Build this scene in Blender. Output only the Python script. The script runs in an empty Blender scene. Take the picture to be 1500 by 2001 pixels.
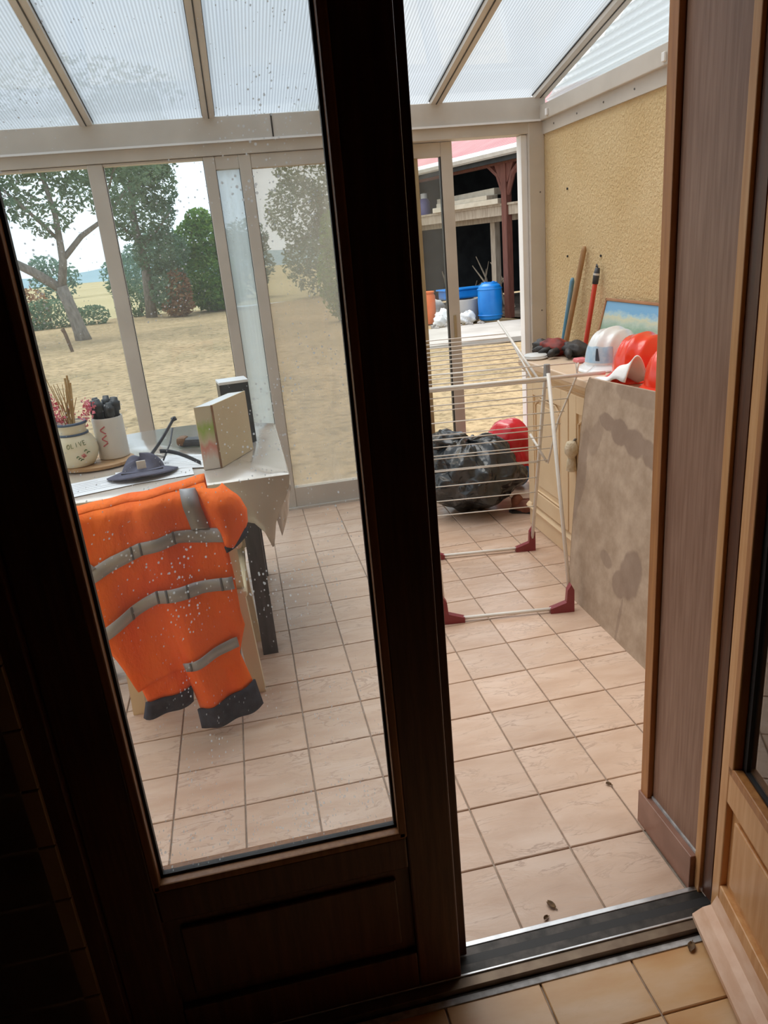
import bpy, bmesh, math, random
from mathutils import Vector, Matrix
R = random.Random(7)
sc = bpy.context.scene
C = sc.collection

# ---------------------------------------------------------------- camera
cd = bpy.data.cameras.new('camera'); cam = bpy.data.objects.new('camera', cd); C.objects.link(cam)
cd.sensor_fit = 'VERTICAL'; cd.sensor_height = 36.0; cd.lens = 36.0 * 1449.75 / 2001.0
cd.clip_start = .02; cd.clip_end = 2000
rx, rz, rr = (math.radians(a) for a in (70.393, -9.557, -5.263))
cam.matrix_world = Matrix.Translation((0, 0, 1.5)) @ Matrix.Rotation(rz, 4, 'Z') @ Matrix.Rotation(rx, 4, 'X') @ Matrix.Rotation(rr, 4, 'Z')
sc.camera = cam
# ---------------------------------------------------------------- sky (bright overcast), sun behind thin cloud
w = bpy.data.worlds.new('overcast_sky'); sc.world = w; w.use_nodes = True
bg = w.node_tree.nodes['Background']; bg.inputs[0].default_value = (.86, .93, 1.0, 1); bg.inputs[1].default_value = 1.05
sd = bpy.data.lights.new('veiled_sun', 'SUN'); sd.energy = 2.6; sd.angle = math.radians(55); sd.color = (1, .93, .82)
so = bpy.data.objects.new('veiled_sun', sd); C.objects.link(so); so.rotation_euler = (math.radians(-16), math.radians(-12), 0)
sc.view_settings.view_transform = 'Standard'; sc.view_settings.look = 'None'
sc.view_settings.exposure = 0.68; sc.view_settings.gamma = 1.0; sc.view_settings.use_curve_mapping = False
cy = sc.cycles
cy.use_denoising = True; cy.max_bounces = 10; cy.diffuse_bounces = 5; cy.glossy_bounces = 4; cy.transmission_bounces = 8
cy.transparent_max_bounces = 40; cy.sample_clamp_indirect = 6; cy.caustics_reflective = False; cy.caustics_refractive = False

# ---------------------------------------------------------------- materials
M = {}
def nt(name):
    m = bpy.data.materials.new(name); m.use_nodes = True; M[name] = m
    t = m.node_tree; b = t.nodes['Principled BSDF']
    return m, t, b
def N(t, kind, **kw):
    n = t.nodes.new(kind)
    for k, v in kw.items():
        if k.startswith('_'): setattr(n, k[1:], v)
        else: n.inputs[k.replace('_', ' ')].default_value = v
    return n
def ramp(t, stops):
    n = t.nodes.new('ShaderNodeValToRGB'); e = n.color_ramp.elements
    while len(e) < len(stops): e.new(.5)
    for i, (p, c) in enumerate(stops):
        e[i].position = p; e[i].color = (*c, 1) if len(c) == 3 else c
    return n
def coord(t, kind='Object', scale=(1, 1, 1), rot=(0, 0, 0)):
    tc = t.nodes.new('ShaderNodeTexCoord'); mp = t.nodes.new('ShaderNodeMapping')
    mp.inputs['Scale'].default_value = scale; mp.inputs['Rotation'].default_value = rot
    t.links.new(tc.outputs[kind], mp.inputs['Vector']); return mp.outputs['Vector']
def pbr(name, col, col2=None, rough=.6, metal=0, scale=8, detail=4, stretch=(1, 1, 1), bump=0, bscale=None, spec=.5, rnd=0, coat=0, kind='Object', bdist=.01, contrast=(.35, .65)):
    m, t, b = nt(name)
    b.inputs['Roughness'].default_value = rough; b.inputs['Metallic'].default_value = metal
    b.inputs['Specular IOR Level'].default_value = spec
    if coat: b.inputs['Coat Weight'].default_value = coat; b.inputs['Coat Roughness'].default_value = .15
    v = coord(t, kind, stretch)
    if col2:
        n = N(t, 'ShaderNodeTexNoise', Scale=scale, Detail=detail); t.links.new(v, n.inputs['Vector'])
        r = ramp(t, [(contrast[0], col), (contrast[1], col2)]); t.links.new(n.outputs['Fac'], r.inputs[0]); out = r.outputs[0]
    else:
        rg = t.nodes.new('ShaderNodeRGB'); rg.outputs[0].default_value = (*col, 1); out = rg.outputs[0]
    if rnd:
        oi = t.nodes.new('ShaderNodeObjectInfo'); mr = N(t, 'ShaderNodeMapRange'); mr.inputs['To Min'].default_value = 1 - rnd; mr.inputs['To Max'].default_value = 1 + rnd
        t.links.new(oi.outputs['Random'], mr.inputs[0])
        hs = t.nodes.new('ShaderNodeHueSaturation'); t.links.new(mr.outputs[0], hs.inputs['Value']); t.links.new(out, hs.inputs['Color']); out = hs.outputs[0]
    t.links.new(out, b.inputs['Base Color'])
    if bump:
        n = N(t, 'ShaderNodeTexNoise', Scale=bscale or scale, Detail=6); t.links.new(v, n.inputs['Vector'])
        bp = t.nodes.new('ShaderNodeBump'); bp.inputs['Strength'].default_value = bump; bp.inputs['Distance'].default_value = bdist
        t.links.new(n.outputs['Fac'], bp.inputs['Height']); t.links.new(bp.outputs[0], b.inputs['Normal'])
    return m

def sheet(name, clear, haze_col, haze, streak=None, specks=0, gloss=True, tint_rib=None, back=.3, webs=None, ior=1.45):
    """transparent sheet: clear transmission + scattering dirt/haze + fresnel reflection"""
    m, t, b = nt(name); t.nodes.remove(b); out = t.nodes['Material Output']
    tr = N(t, 'ShaderNodeBsdfTransparent'); tr.inputs[0].default_value = (*clear, 1)
    tl = N(t, 'ShaderNodeBsdfTranslucent'); tl.inputs[0].default_value = (*haze_col, 1)
    df = N(t, 'ShaderNodeBsdfDiffuse'); df.inputs[0].default_value = (*haze_col, 1)
    dm = t.nodes.new('ShaderNodeMixShader'); dm.inputs[0].default_value = back
    t.links.new(tl.outputs[0], dm.inputs[1]); t.links.new(df.outputs[0], dm.inputs[2])
    val = t.nodes.new('ShaderNodeValue'); val.outputs[0].default_value = haze; fac = val.outputs[0]
    if webs:     # the inner webs of a multiwall sheet pass light square-on and scatter it at a slant
        lw = N(t, 'ShaderNodeLayerWeight', Blend=.5); wr_ = N(t, 'ShaderNodeMapRange')
        for k_, q in zip(('From Min', 'From Max', 'To Min', 'To Max'), webs): wr_.inputs[k_].default_value = q
        t.links.new(lw.outputs['Facing'], wr_.inputs[0]); fac = wr_.outputs[0]
    if streak:   # (scale vector, amount)
        v = coord(t, 'Object', streak[0]); n = N(t, 'ShaderNodeTexNoise', Scale=1.0, Detail=5); t.links.new(v, n.inputs['Vector'])
        mr = N(t, 'ShaderNodeMapRange'); mr.inputs['From Min'].default_value = .3; mr.inputs['From Max'].default_value = .7
        mr.inputs['To Min'].default_value = -streak[1]; mr.inputs['To Max'].default_value = streak[1]
        t.links.new(n.outputs['Fac'], mr.inputs[0])
        a = t.nodes.new('ShaderNodeMath'); a.operation = 'ADD'; a.use_clamp = True
        t.links.new(fac, a.inputs[0]); t.links.new(mr.outputs[0], a.inputs[1]); fac = a.outputs[0]
    if specks:
        v = coord(t, 'Object', (1, .001, 1))
        for sca, thr in ((150, .20), (90, .11), (44, .05)):
            vo = N(t, 'ShaderNodeTexVoronoi', Scale=sca); t.links.new(v, vo.inputs['Vector'])
            n = N(t, 'ShaderNodeTexNoise', Scale=5.5, Detail=2); t.links.new(v, n.inputs['Vector'])
            th = N(t, 'ShaderNodeMapRange'); th.inputs['From Min'].default_value = .36; th.inputs['From Max'].default_value = .70
            th.inputs['To Min'].default_value = 0; th.inputs['To Max'].default_value = thr * 1.8; t.links.new(n.outputs['Fac'], th.inputs[0])
            sp = t.nodes.new('ShaderNodeSeparateColor'); t.links.new(vo.outputs['Color'], sp.inputs[0])
            mu = t.nodes.new('ShaderNodeMath'); mu.operation = 'MULTIPLY'; t.links.new(th.outputs[0], mu.inputs[0]); t.links.new(sp.outputs[0], mu.inputs[1])
            lt = t.nodes.new('ShaderNodeMath'); lt.operation = 'LESS_THAN'; t.links.new(vo.outputs['Distance'], lt.inputs[0]); t.links.new(mu.outputs[0], lt.inputs[1])
            sm = t.nodes.new('ShaderNodeMath'); sm.operation = 'MULTIPLY_ADD'; sm.use_clamp = True; sm.inputs[1].default_value = specks
            t.links.new(lt.outputs[0], sm.inputs[0]); t.links.new(fac, sm.inputs[2]); fac = sm.outputs[0]
    if tint_rib:  # (axis scale, amount): fine ribs of a multiwall sheet
        v = coord(t, 'Object'); wv = N(t, 'ShaderNodeTexWave', Scale=tint_rib[0], Distortion=.15, Detail=1); wv.wave_type = 'BANDS'; wv.bands_direction = 'X'
        t.links.new(v, wv.inputs['Vector'])
        lo = 1 - tint_rib[1]
        r = ramp(t, [(0, tuple(c * lo for c in clear)), (1, clear)]); t.links.new(wv.outputs['Fac'], r.inputs[0]); t.links.new(r.outputs[0], tr.inputs[0])
        r2 = ramp(t, [(0, tuple(c * lo for c in haze_col)), (1, haze_col)]); t.links.new(wv.outputs['Fac'], r2.inputs[0])
        t.links.new(r2.outputs[0], tl.inputs[0]); t.links.new(r2.outputs[0], df.inputs[0])
    mx = t.nodes.new('ShaderNodeMixShader'); t.links.new(fac, mx.inputs[0]); t.links.new(tr.outputs[0], mx.inputs[1]); t.links.new(dm.outputs[0], mx.inputs[2])
    last = mx.outputs[0]
    if gloss:
        fr = N(t, 'ShaderNodeFresnel', IOR=ior); gl = N(t, 'ShaderNodeBsdfGlossy', Roughness=.02)
        ge = t.nodes.new('ShaderNodeNewGeometry'); iv = t.nodes.new('ShaderNodeMath'); iv.operation = 'SUBTRACT'; iv.inputs[0].default_value = 1; t.links.new(ge.outputs['Backfacing'], iv.inputs[1])
        fm = t.nodes.new('ShaderNodeMath'); fm.operation = 'MULTIPLY'; t.links.new(fr.outputs[0], fm.inputs[0]); t.links.new(iv.outputs[0], fm.inputs[1])   # reflect at the outer faces only
        m2 = t.nodes.new('ShaderNodeMixShader'); t.links.new(fm.outputs[0], m2.inputs[0]); t.links.new(last, m2.inputs[1]); t.links.new(gl.outputs[0], m2.inputs[2]); last = m2.outputs[0]
    t.links.new(last, out.inputs['Surface']); return m

def tile_mat(name, cols, vein, rough, bump, spec=.5):
    m, t, b = nt(name); b.inputs['Roughness'].default_value = rough; b.inputs['Specular IOR Level'].default_value = spec
    tc = t.nodes.new('ShaderNodeTexCoord'); oi = t.nodes.new('ShaderNodeObjectInfo')
    cx = t.nodes.new('ShaderNodeCombineXYZ'); mu = t.nodes.new('ShaderNodeMath'); mu.operation = 'MULTIPLY'; mu.inputs[1].default_value = 37.0
    t.links.new(oi.outputs['Random'], mu.inputs[0]); t.links.new(mu.outputs[0], cx.inputs[0]); t.links.new(mu.outputs[0], cx.inputs[2])
    ad = t.nodes.new('ShaderNodeVectorMath'); ad.operation = 'ADD'; t.links.new(tc.outputs['Object'], ad.inputs[0]); t.links.new(cx.outputs[0], ad.inputs[1])
    rt = t.nodes.new('ShaderNodeMapping'); rt.inputs['Rotation'].default_value = (0, 0, .45); rt.inputs['Scale'].default_value = (.7, 2.2, 1)
    t.links.new(ad.outputs[0], rt.inputs['Vector']); v = rt.outputs['Vector']
    n1 = N(t, 'ShaderNodeTexNoise', Scale=6.0, Detail=5); t.links.new(v, n1.inputs['Vector'])
    r1 = ramp(t, [(.3, cols[0]), (.5, cols[1]), (.72, cols[2])]); t.links.new(n1.outputs['Fac'], r1.inputs[0])
    n2 = N(t, 'ShaderNodeTexNoise', Scale=9.0, Detail=5, Roughness=.58, Distortion=.7); t.links.new(v, n2.inputs['Vector'])
    # crack-like veins where the noise crosses its middle value, broken up by a second noise
    sb = t.nodes.new('ShaderNodeMath'); sb.operation = 'SUBTRACT'; sb.inputs[1].default_value = .5; t.links.new(n2.outputs['Fac'], sb.inputs[0])
    ab = t.nodes.new('ShaderNodeMath'); ab.operation = 'ABSOLUTE'; t.links.new(sb.outputs[0], ab.inputs[0])
    ln = N(t, 'ShaderNodeMapRange'); ln.inputs['From Min'].default_value = .026; ln.inputs['From Max'].default_value = .0; t.links.new(ab.outputs[0], ln.inputs[0])
    bk_ = N(t, 'ShaderNodeMapRange'); bk_.inputs['From Min'].default_value = .42; bk_.inputs['From Max'].default_value = .62; t.links.new(n1.outputs['Fac'], bk_.inputs[0])
    r2 = t.nodes.new('ShaderNodeMath'); r2.operation = 'MULTIPLY'; t.links.new(ln.outputs[0], r2.inputs[0]); t.links.new(bk_.outputs[0], r2.inputs[1])
    mx = t.nodes.new('ShaderNodeMix'); mx.data_type = 'RGBA'; mx.inputs[7].default_value = (*vein, 1)
    m3 = t.nodes.new('ShaderNodeMath'); m3.operation = 'MULTIPLY'; m3.inputs[1].default_value = .55 if bump else .08; t.links.new(r2.outputs[0], m3.inputs[0])
    t.links.new(m3.outputs[0], mx.inputs[0]); t.links.new(r1.outputs[0], mx.inputs[6])
    hs = t.nodes.new('ShaderNodeHueSaturation'); mr = N(t, 'ShaderNodeMapRange'); mr.inputs['To Min'].default_value = .93; mr.inputs['To Max'].default_value = 1.05
    t.links.new(oi.outputs['Random'], mr.inputs[0]); t.links.new(mr.outputs[0], hs.inputs['Value']); t.links.new(mx.outputs[2], hs.inputs['Color'])
    t.links.new(hs.outputs[0], b.inputs['Base Color'])
    if bump:
        bp = t.nodes.new('ShaderNodeBump'); bp.inputs['Strength'].default_value = bump; bp.inputs['Distance'].default_value = .004; 
        t.links.new(n2.outputs['Fac'], bp.inputs['Height']); t.links.new(bp.outputs[0], b.inputs['Normal'])
    return m

tile_mat('veranda_tile', ((.53, .365, .27), (.60, .435, .335), (.66, .505, .41)), (.27, .165, .115), .28, 1.0)
tile_mat('room_tile', ((.56, .29, .115), (.62, .37, .18), (.68, .47, .30)), (.42, .24, .12), .3, 0)
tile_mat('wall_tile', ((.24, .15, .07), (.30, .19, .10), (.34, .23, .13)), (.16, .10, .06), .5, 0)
pbr('grout', (.30, .23, .18), (.42, .34, .28), rough=.9, scale=30)
pbr('shaded_wood', (.075, .025, .012), (.125, .044, .018), rough=.38, scale=6, stretch=(14, 14, 1), bump=.1)  # darker copy of the door wood, backlit shade put into the colour
pbr('bead_wood', (.26, .10, .032), (.36, .15, .05), rough=.4, scale=6, stretch=(14, 14, 1))
pbr('tan_wood', (.56, .26, .09), (.66, .35, .14), rough=.36, scale=5, stretch=(3, 3, 12), bump=.05)
pbr('tan_wood_vertical', (.58, .28, .10), (.68, .38, .17), rough=.36, scale=5, stretch=(14, 14, 1), bump=.05)
pbr('pink_wood', (.66, .40, .26), (.76, .52, .38), rough=.45, scale=6, stretch=(3, 3, 9))
pbr('veneer', (.24, .125, .08), (.33, .19, .13), rough=.42, scale=9, stretch=(12, 12, .7), bump=.06, detail=8)
pbr('edge_wood', (.36, .14, .04), (.46, .20, .06), rough=.4, scale=6, stretch=(14, 14, 1))
pbr('skirting_tile', (.26, .13, .09), (.34, .18, .13), rough=.4, scale=14)
pbr('rubber', (.012, .011, .012), rough=.55)
pbr('track_metal', (.55, .55, .56), (.75, .75, .76), rough=.3, metal=.9, scale=22)
pbr('dark_metal', (.03, .028, .026), (.07, .06, .055), rough=.45, metal=.6, scale=30)
pbr('bronze_track', (.16, .11, .075), (.22, .16, .11), rough=.45, metal=.5, scale=25)
pbr('silicone', (.55, .55, .56), (.32, .31, .31), rough=.5, scale=40)
pbr('frame_paint', (.54, .495, .44), (.61, .56, .50), rough=.42, scale=5, bump=.03)
pbr('frame_white', (.82, .82, .82), (.88, .88, .88), rough=.4, scale=5)
pbr('bronze_paint', (.36, .28, .16), (.45, .36, .22), rough=.4, scale=5, stretch=(10, 10, 1))
pbr('screw_metal', (.2, .19, .18), rough=.4, metal=.8)
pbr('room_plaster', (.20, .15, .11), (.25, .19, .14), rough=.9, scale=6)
pbr('house_plaster', (.72, .50, .24), (.80, .58, .30), rough=.9, scale=20)
sheet('clear_glass', (.97, .98, .97), (.9, .92, .92), .03)
sheet('door_glass', (.91, .94, .96), (.80, .86, .90), .022, streak=((3, 3, 2), .012), specks=.6)
sheet('dusty_glass', (.82, .785, .73), (.74, .71, .66), .24, streak=((7, 1, 1.1), .05))
sheet('fogged_glass', (.86, .90, .92), (.72, .78, .80), .55, streak=((34, 1, .5), .10))
sheet('reflective_glazing', (.80, .82, .82), (.6, .6, .6), .02, ior=2.4)
sheet('side_glass', (.90, .90, .88), (.75, .74, .70), .10)
sheet('polycarbonate', (.88, .90, .92), (.40, .43, .46), .0, streak=((2.2, 1.2, 1), .12), tint_rib=(22, .30), back=.15, webs=(.12, .50, .10, .88))
sheet('polycarbonate_top', (.95, .96, .97), (.8, .82, .84), .06)
sheet('corrugated_sheet', (.80, .83, .83), (.72, .75, .745), .85, gloss=False, back=.35)

# rough-cast ochre wall
m, t, b = nt('roughcast'); b.inputs['Roughness'].default_value = .88
v = coord(t, 'Object')
n = N(t, 'ShaderNodeTexNoise', Scale=2.2, Detail=4); t.links.new(v, n.inputs['Vector'])
r = ramp(t, [(.3, (.80, .58, .30)), (.7, (.88, .67, .38))]); t.links.new(n.outputs['Fac'], r.inputs[0])
n2 = N(t, 'ShaderNodeTexNoise', Scale=62, Detail=5, Roughness=.6, Distortion=.25); t.links.new(v, n2.inputs['Vector'])
bp = t.nodes.new('ShaderNodeBump'); bp.inputs['Strength'].default_value = 1.0; bp.inputs['Distance'].default_value = .022
t.links.new(n2.outputs['Fac'], bp.inputs['Height']); t.links.new(bp.outputs[0], b.inputs['Normal']); t.links.new(r.outputs[0], b.inputs['Base Color'])

# ---------------------------------------------------------------- mesh helpers
class MB:
    def __init__(s): s.v = []; s.f = []
    def add(s, vs, fs):
        o = len(s.v); s.v += [tuple(p) for p in vs]; s.f += [tuple(i + o for i in f) for f in fs]; return s
    def box(s, x0, x1, y0, y1, z0, z1, bev=0):
        if x1 < x0: x0, x1 = x1, x0
        if y1 < y0: y0, y1 = y1, y0
        if z1 < z0: z0, z1 = z1, z0
        if not bev:
            return s.add([(x0, y0, z0), (x1, y0, z0), (x1, y1, z0), (x0, y1, z0), (x0, y0, z1), (x1, y0, z1), (x1, y1, z1), (x0, y1, z1)],
                         [(0, 3, 2, 1), (4, 5, 6, 7), (0, 1, 5, 4), (1, 2, 6, 5), (2, 3, 7, 6), (3, 0, 4, 7)])
        bm = bmesh.new(); bmesh.ops.create_cube(bm, size=1)
        for q in bm.verts: q.co = Vector(((x0 + x1) / 2 + q.co.x * (x1 - x0), (y0 + y1) / 2 + q.co.y * (y1 - y0), (z0 + z1) / 2 + q.co.z * (z1 - z0)))
        bmesh.ops.bevel(bm, geom=list(bm.edges), offset=min(bev, (x1 - x0) * .4, (y1 - y0) * .4, (z1 - z0) * .4), segments=2, affect='EDGES', profile=.5)
        bm.verts.index_update()
        s.add([q.co for q in bm.verts], [[q.index for q in f.verts] for f in bm.faces]); bm.free(); return s
    def tube(s, pts, r, n=8, cap=True):
        pts = [Vector(p) for p in pts]; rs = r if isinstance(r, (list, tuple)) else [r] * len(pts)
        o = len(s.v); up = None
        for i, p in enumerate(pts):
            d = (pts[min(i + 1, len(pts) - 1)] - pts[max(i - 1, 0)]).normalized()
            if up is None: up = Vector((0, 0, 1)) if abs(d.z) < .9 else Vector((1, 0, 0))
            a = d.cross(up).normalized(); bb = a.cross(d).normalized(); up = bb
            for k in range(n):
                th = 2 * math.pi * k / n; s.v.append(tuple(p + (a * math.cos(th) + bb * math.sin(th)) * rs[i]))
        for i in range(len(pts) - 1):
            for k in range(n):
                s.f.append((o + i * n + k, o + i * n + (k + 1) % n, o + (i + 1) * n + (k + 1) % n, o + (i + 1) * n + k))
        if cap:
            s.f.append(tuple(o + k for k in range(n))[::-1]); e = o + (len(pts) - 1) * n; s.f.append(tuple(e + k for k in range(n)))
        return s
    def lathe(s, prof, n=28, c=(0, 0, 0), cap=True):
        o = len(s.v)
        for r, z in prof:
            for k in range(n):
                th = 2 * math.pi * k / n; s.v.append((c[0] + r * math.cos(th), c[1] + r * math.sin(th), c[2] + z))
        for i in range(len(prof) - 1):
            for k in range(n): s.f.append((o + i * n + k, o + i * n + (k + 1) % n, o + (i + 1) * n + (k + 1) % n, o + (i + 1) * n + k))
        if cap:
            s.f.append(tuple(o + k for k in range(n))[::-1]); e = o + (len(prof) - 1) * n; s.f.append(tuple(e + k for k in range(n)))
        return s
    def grid(s, fn, nu, nv, closed=False):
        o = len(s.v)
        for j in range(nv + 1):
            for i in range(nu + 1): s.v.append(tuple(fn(i / nu, j / nv)))
        for j in range(nv):
            for i in range(nu):
                a = o + j * (nu + 1) + i; s.f.append((a, a + 1, a + nu + 2, a + nu + 1))
        return s
    def prism(s, poly, axis, a0, a1):
        """extrude a 2D polygon along axis"""
        def P(u, w_, a): return {'x': (a, u, w_), 'y': (u, a, w_), 'z': (u, w_, a)}[axis]
        n = len(poly); o = len(s.v)
        s.v += [P(u, w_, a0) for u, w_ in poly] + [P(u, w_, a1) for u, w_ in poly]
        s.f.append(tuple(o + i for i in range(n))[::-1]); s.f.append(tuple(o + n + i for i in range(n)))
        for i in range(n): s.f.append((o + i, o + (i + 1) % n, o + n + (i + 1) % n, o + n + i))
        return s
    def mesh(s, name, mat, smooth=False, fix=True):
        me = bpy.data.meshes.new(name); me.from_pydata(s.v, [], s.f)
        if fix:
            bm = bmesh.new(); bm.from_mesh(me); bmesh.ops.recalc_face_normals(bm, faces=bm.faces); bm.to_mesh(me); bm.free()
        me.materials.append(M[mat])
        if smooth:
            for p in me.polygons: p.use_smooth = True
        return me
    def obj(s, name, mat, parent=None, smooth=False, fix=True, auto=None):
        o = bpy.data.objects.new(name, s.mesh(name, mat, smooth or auto is not None, fix)); C.objects.link(o)
        if parent: o.parent = parent
        if auto is not None:
            bm = bmesh.new(); bm.from_mesh(o.data)
            for e in bm.edges:
                if len(e.link_faces) == 2 and e.calc_face_angle(0) > math.radians(auto): e.smooth = False
            bm.to_mesh(o.data); bm.free()
        return o
def tag(o, label=None, cat=None, group=None, kind=None):
    if label: o['label'] = label
    if cat: o['category'] = cat
    if group: o['group'] = group
    if kind: o['kind'] = kind
    return o
def empty(name, loc=(0, 0, 0), rotz=0):
    o = bpy.data.objects.new(name, None); C.objects.link(o); o.location = loc; o.rotation_euler = (0, 0, rotz); o.empty_display_size = .1; return o
def struct(o, label=None): return tag(o, label, kind='structure')
def inst(me, name, parent, loc, rot=(0, 0, 0), scale=(1, 1, 1)):
    o = bpy.data.objects.new(name, me); C.objects.link(o); o.parent = parent; o.location = loc; o.rotation_euler = rot; o.scale = scale; return o
def solid(o, th, off=0):
    md = o.modifiers.new('thickness', 'SOLIDIFY'); md.thickness = th; md.offset = off; return o
def B(x0, x1, y0, y1, z0, z1, bev=0): return MB().box(x0, x1, y0, y1, z0, z1, bev)

# ================================================================ SETTING
XW = 1.87          # ochre wall face
YF = 4.45          # inner face of the glazed front
XL = -2.55         # left end of the veranda
# --- veranda floor and its tiles
fl = struct(B(XL - .05, XW + .05, 1.215, YF + .12, -.10, -.006).obj('floor', 'grout'), 'veranda floor of pale pinkish beige relief tiles with grey joints')
P_ = .2065; g = .0022
def tile_mesh(name, sx, sy, mat):
    c = .0018; h = .0; d = -.009
    vs = [(-sx, -sy, d), (sx, -sy, d), (sx, sy, d), (-sx, sy, d), (-sx, -sy, h - c), (sx, -sy, h - c), (sx, sy, h - c), (-sx, sy, h - c),
          (-sx + c, -sy + c, h), (sx - c, -sy + c, h), (sx - c, sy - c, h), (-sx + c, sy - c, h)]
    fs = [(8, 9, 10, 11)] + [(i, (i + 1) % 4, 4 + (i + 1) % 4, 4 + i) for i in range(4)] + [(4 + i, 4 + (i + 1) % 4, 8 + (i + 1) % 4, 8 + i) for i in range(4)]
    return MB().add(vs, fs).mesh(name, mat)
def lay(floor, name, mat, x_first, x_end, y_first, y_end, p, xmin, xmax, ymin, ymax, keep=None):
    cache = {}
    nx = int(round((x_end - x_first) / p)); ny = int(round((y_end - y_first) / p))
    for j in range(ny):
        for i in range(nx):
            x0 = max(x_first + i * p + g, xmin); x1 = min(x_first + (i + 1) * p - g, xmax)
            y0 = max(y_first + j * p + g, ymin); y1 = min(y_first + (j + 1) * p - g, ymax)
            if x1 - x0 < .015 or y1 - y0 < .015: continue
            if keep and not keep((x0 + x1) / 2, (y0 + y1) / 2): continue
            k = (round(x1 - x0, 3), round(y1 - y0, 3))
            if k not in cache: cache[k] = tile_mesh(name, k[0] / 2, k[1] / 2, mat)
            o = inst(cache[k], name, floor, ((x0 + x1) / 2, (y0 + y1) / 2, R.uniform(-.0006, .0004)), (R.uniform(-.002, .002), R.uniform(-.002, .002), 0))
x0 = .025 - 8 * P_; y0 = 1.417 - P_
lay(fl, 'tile', 'veranda_tile', x0, x0 + 17 * P_, y0, y0 + 16 * P_, P_, XL, XW, 1.217, YF + .02, keep=lambda x, y: x > -1.25 + (0 if y > 2 else .6) and (x < .9 or y > 1.45))
# --- room floor
rf = struct(B(-1.75, 1.75, -2.5, 1.12, -.10, -.006).obj('floor', 'grout'), 'room floor of warm tan square tiles inside the doorway')
q_ = .209
lay(rf, 'tile', 'room_tile', .425 - 6 * q_, .425 + 6 * q_, .961 - 6 * q_, .961 + q_, q_, -1.7, 1.7, -.8, 1.088)
# --- room shell
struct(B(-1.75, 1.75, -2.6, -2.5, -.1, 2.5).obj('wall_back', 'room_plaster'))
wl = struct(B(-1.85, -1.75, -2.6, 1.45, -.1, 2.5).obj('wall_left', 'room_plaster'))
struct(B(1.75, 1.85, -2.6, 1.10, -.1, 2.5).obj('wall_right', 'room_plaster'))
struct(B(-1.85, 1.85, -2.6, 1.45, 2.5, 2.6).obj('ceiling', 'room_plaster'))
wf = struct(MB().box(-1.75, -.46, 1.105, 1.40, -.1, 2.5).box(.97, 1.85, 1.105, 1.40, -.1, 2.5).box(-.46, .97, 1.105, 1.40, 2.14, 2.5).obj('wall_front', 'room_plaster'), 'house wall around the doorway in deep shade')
MBo = MB().box(XL, -.46, 1.40, 1.45, -.1, 3.0).box(.90, XW + .05, 1.40, 1.45, -.1, 3.0).box(-.46, .90, 1.40, 1.45, 2.14, 3.0)
MBo.obj('outer_plaster', 'house_plaster', wf)
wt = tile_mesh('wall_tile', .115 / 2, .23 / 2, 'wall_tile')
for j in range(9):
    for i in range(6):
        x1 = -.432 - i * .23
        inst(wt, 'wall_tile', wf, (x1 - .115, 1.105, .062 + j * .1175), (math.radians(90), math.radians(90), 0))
# --- ochre wall (right side of veranda)
wr = struct(B(XW, XW + .15, 1.45, YF + .10, -.1, 2.03).obj('wall_right', 'roughcast'), 'ochre roughcast wall along the right of the veranda')
for (yy, zz) in ((4.12, 1.71), (4.12, 1.36), (3.72, 1.36)):
    MB().lathe([(.006, 0), (.006, .01)], 8).obj('plug_hole', 'rubber', wr).matrix_world = Matrix.Translation((XW + .004, yy, zz)) @ Matrix.Rotation(math.radians(-90), 4, 'Y')
# --- header on the ochre wall
tr = struct(empty('trim_1', (XW, 3, 2.03)), 'off-white aluminium header rail on top of the ochre wall'); tr.location = (0, 0, 0)
B(XW - .012, XW + .1, 1.45, YF + .02, 2.022, 2.088).obj('lower_rail', 'frame_paint', tr)
B(XW - .035, XW + .1, 1.45, YF + .02, 2.088, 2.168, .004).obj('upper_rail', 'frame_paint', tr)
for k in range(9): MB().lathe([(.005, 0), (.004, .003)], 8).obj('screw', 'screw_metal', tr).matrix_world = Matrix.Translation((XW - .012, 1.95 + k * .29, 2.055)) @ Matrix.Rotation(math.radians(-90), 4, 'Y')
for yy in (4.30, 3.12): B(XW - .047, XW - .035, yy - .012, yy + .012, 2.10, 2.135, .003).obj('clip', 'frame_white', tr)
SL = .214
def zr(y): return 2.225 + SL * (YF - y)
# gable of corrugated sheet
gw = struct(empty('window_1'), 'triangular gable of white corrugated translucent sheet above the ochre wall')
def gab(u, vv):
    y = 1.45 + u * (YF - 1.45); zt = zr(y) - .01; z = 2.165 + vv * (zt - 2.165)
    return (XW + .03 + .011 * math.sin(z * 2 * math.pi / .034), y, z)
MB().grid(gab, 60, 110).obj('corrugated_sheet', 'corrugated_sheet', gw, smooth=True, fix=False)
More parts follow.
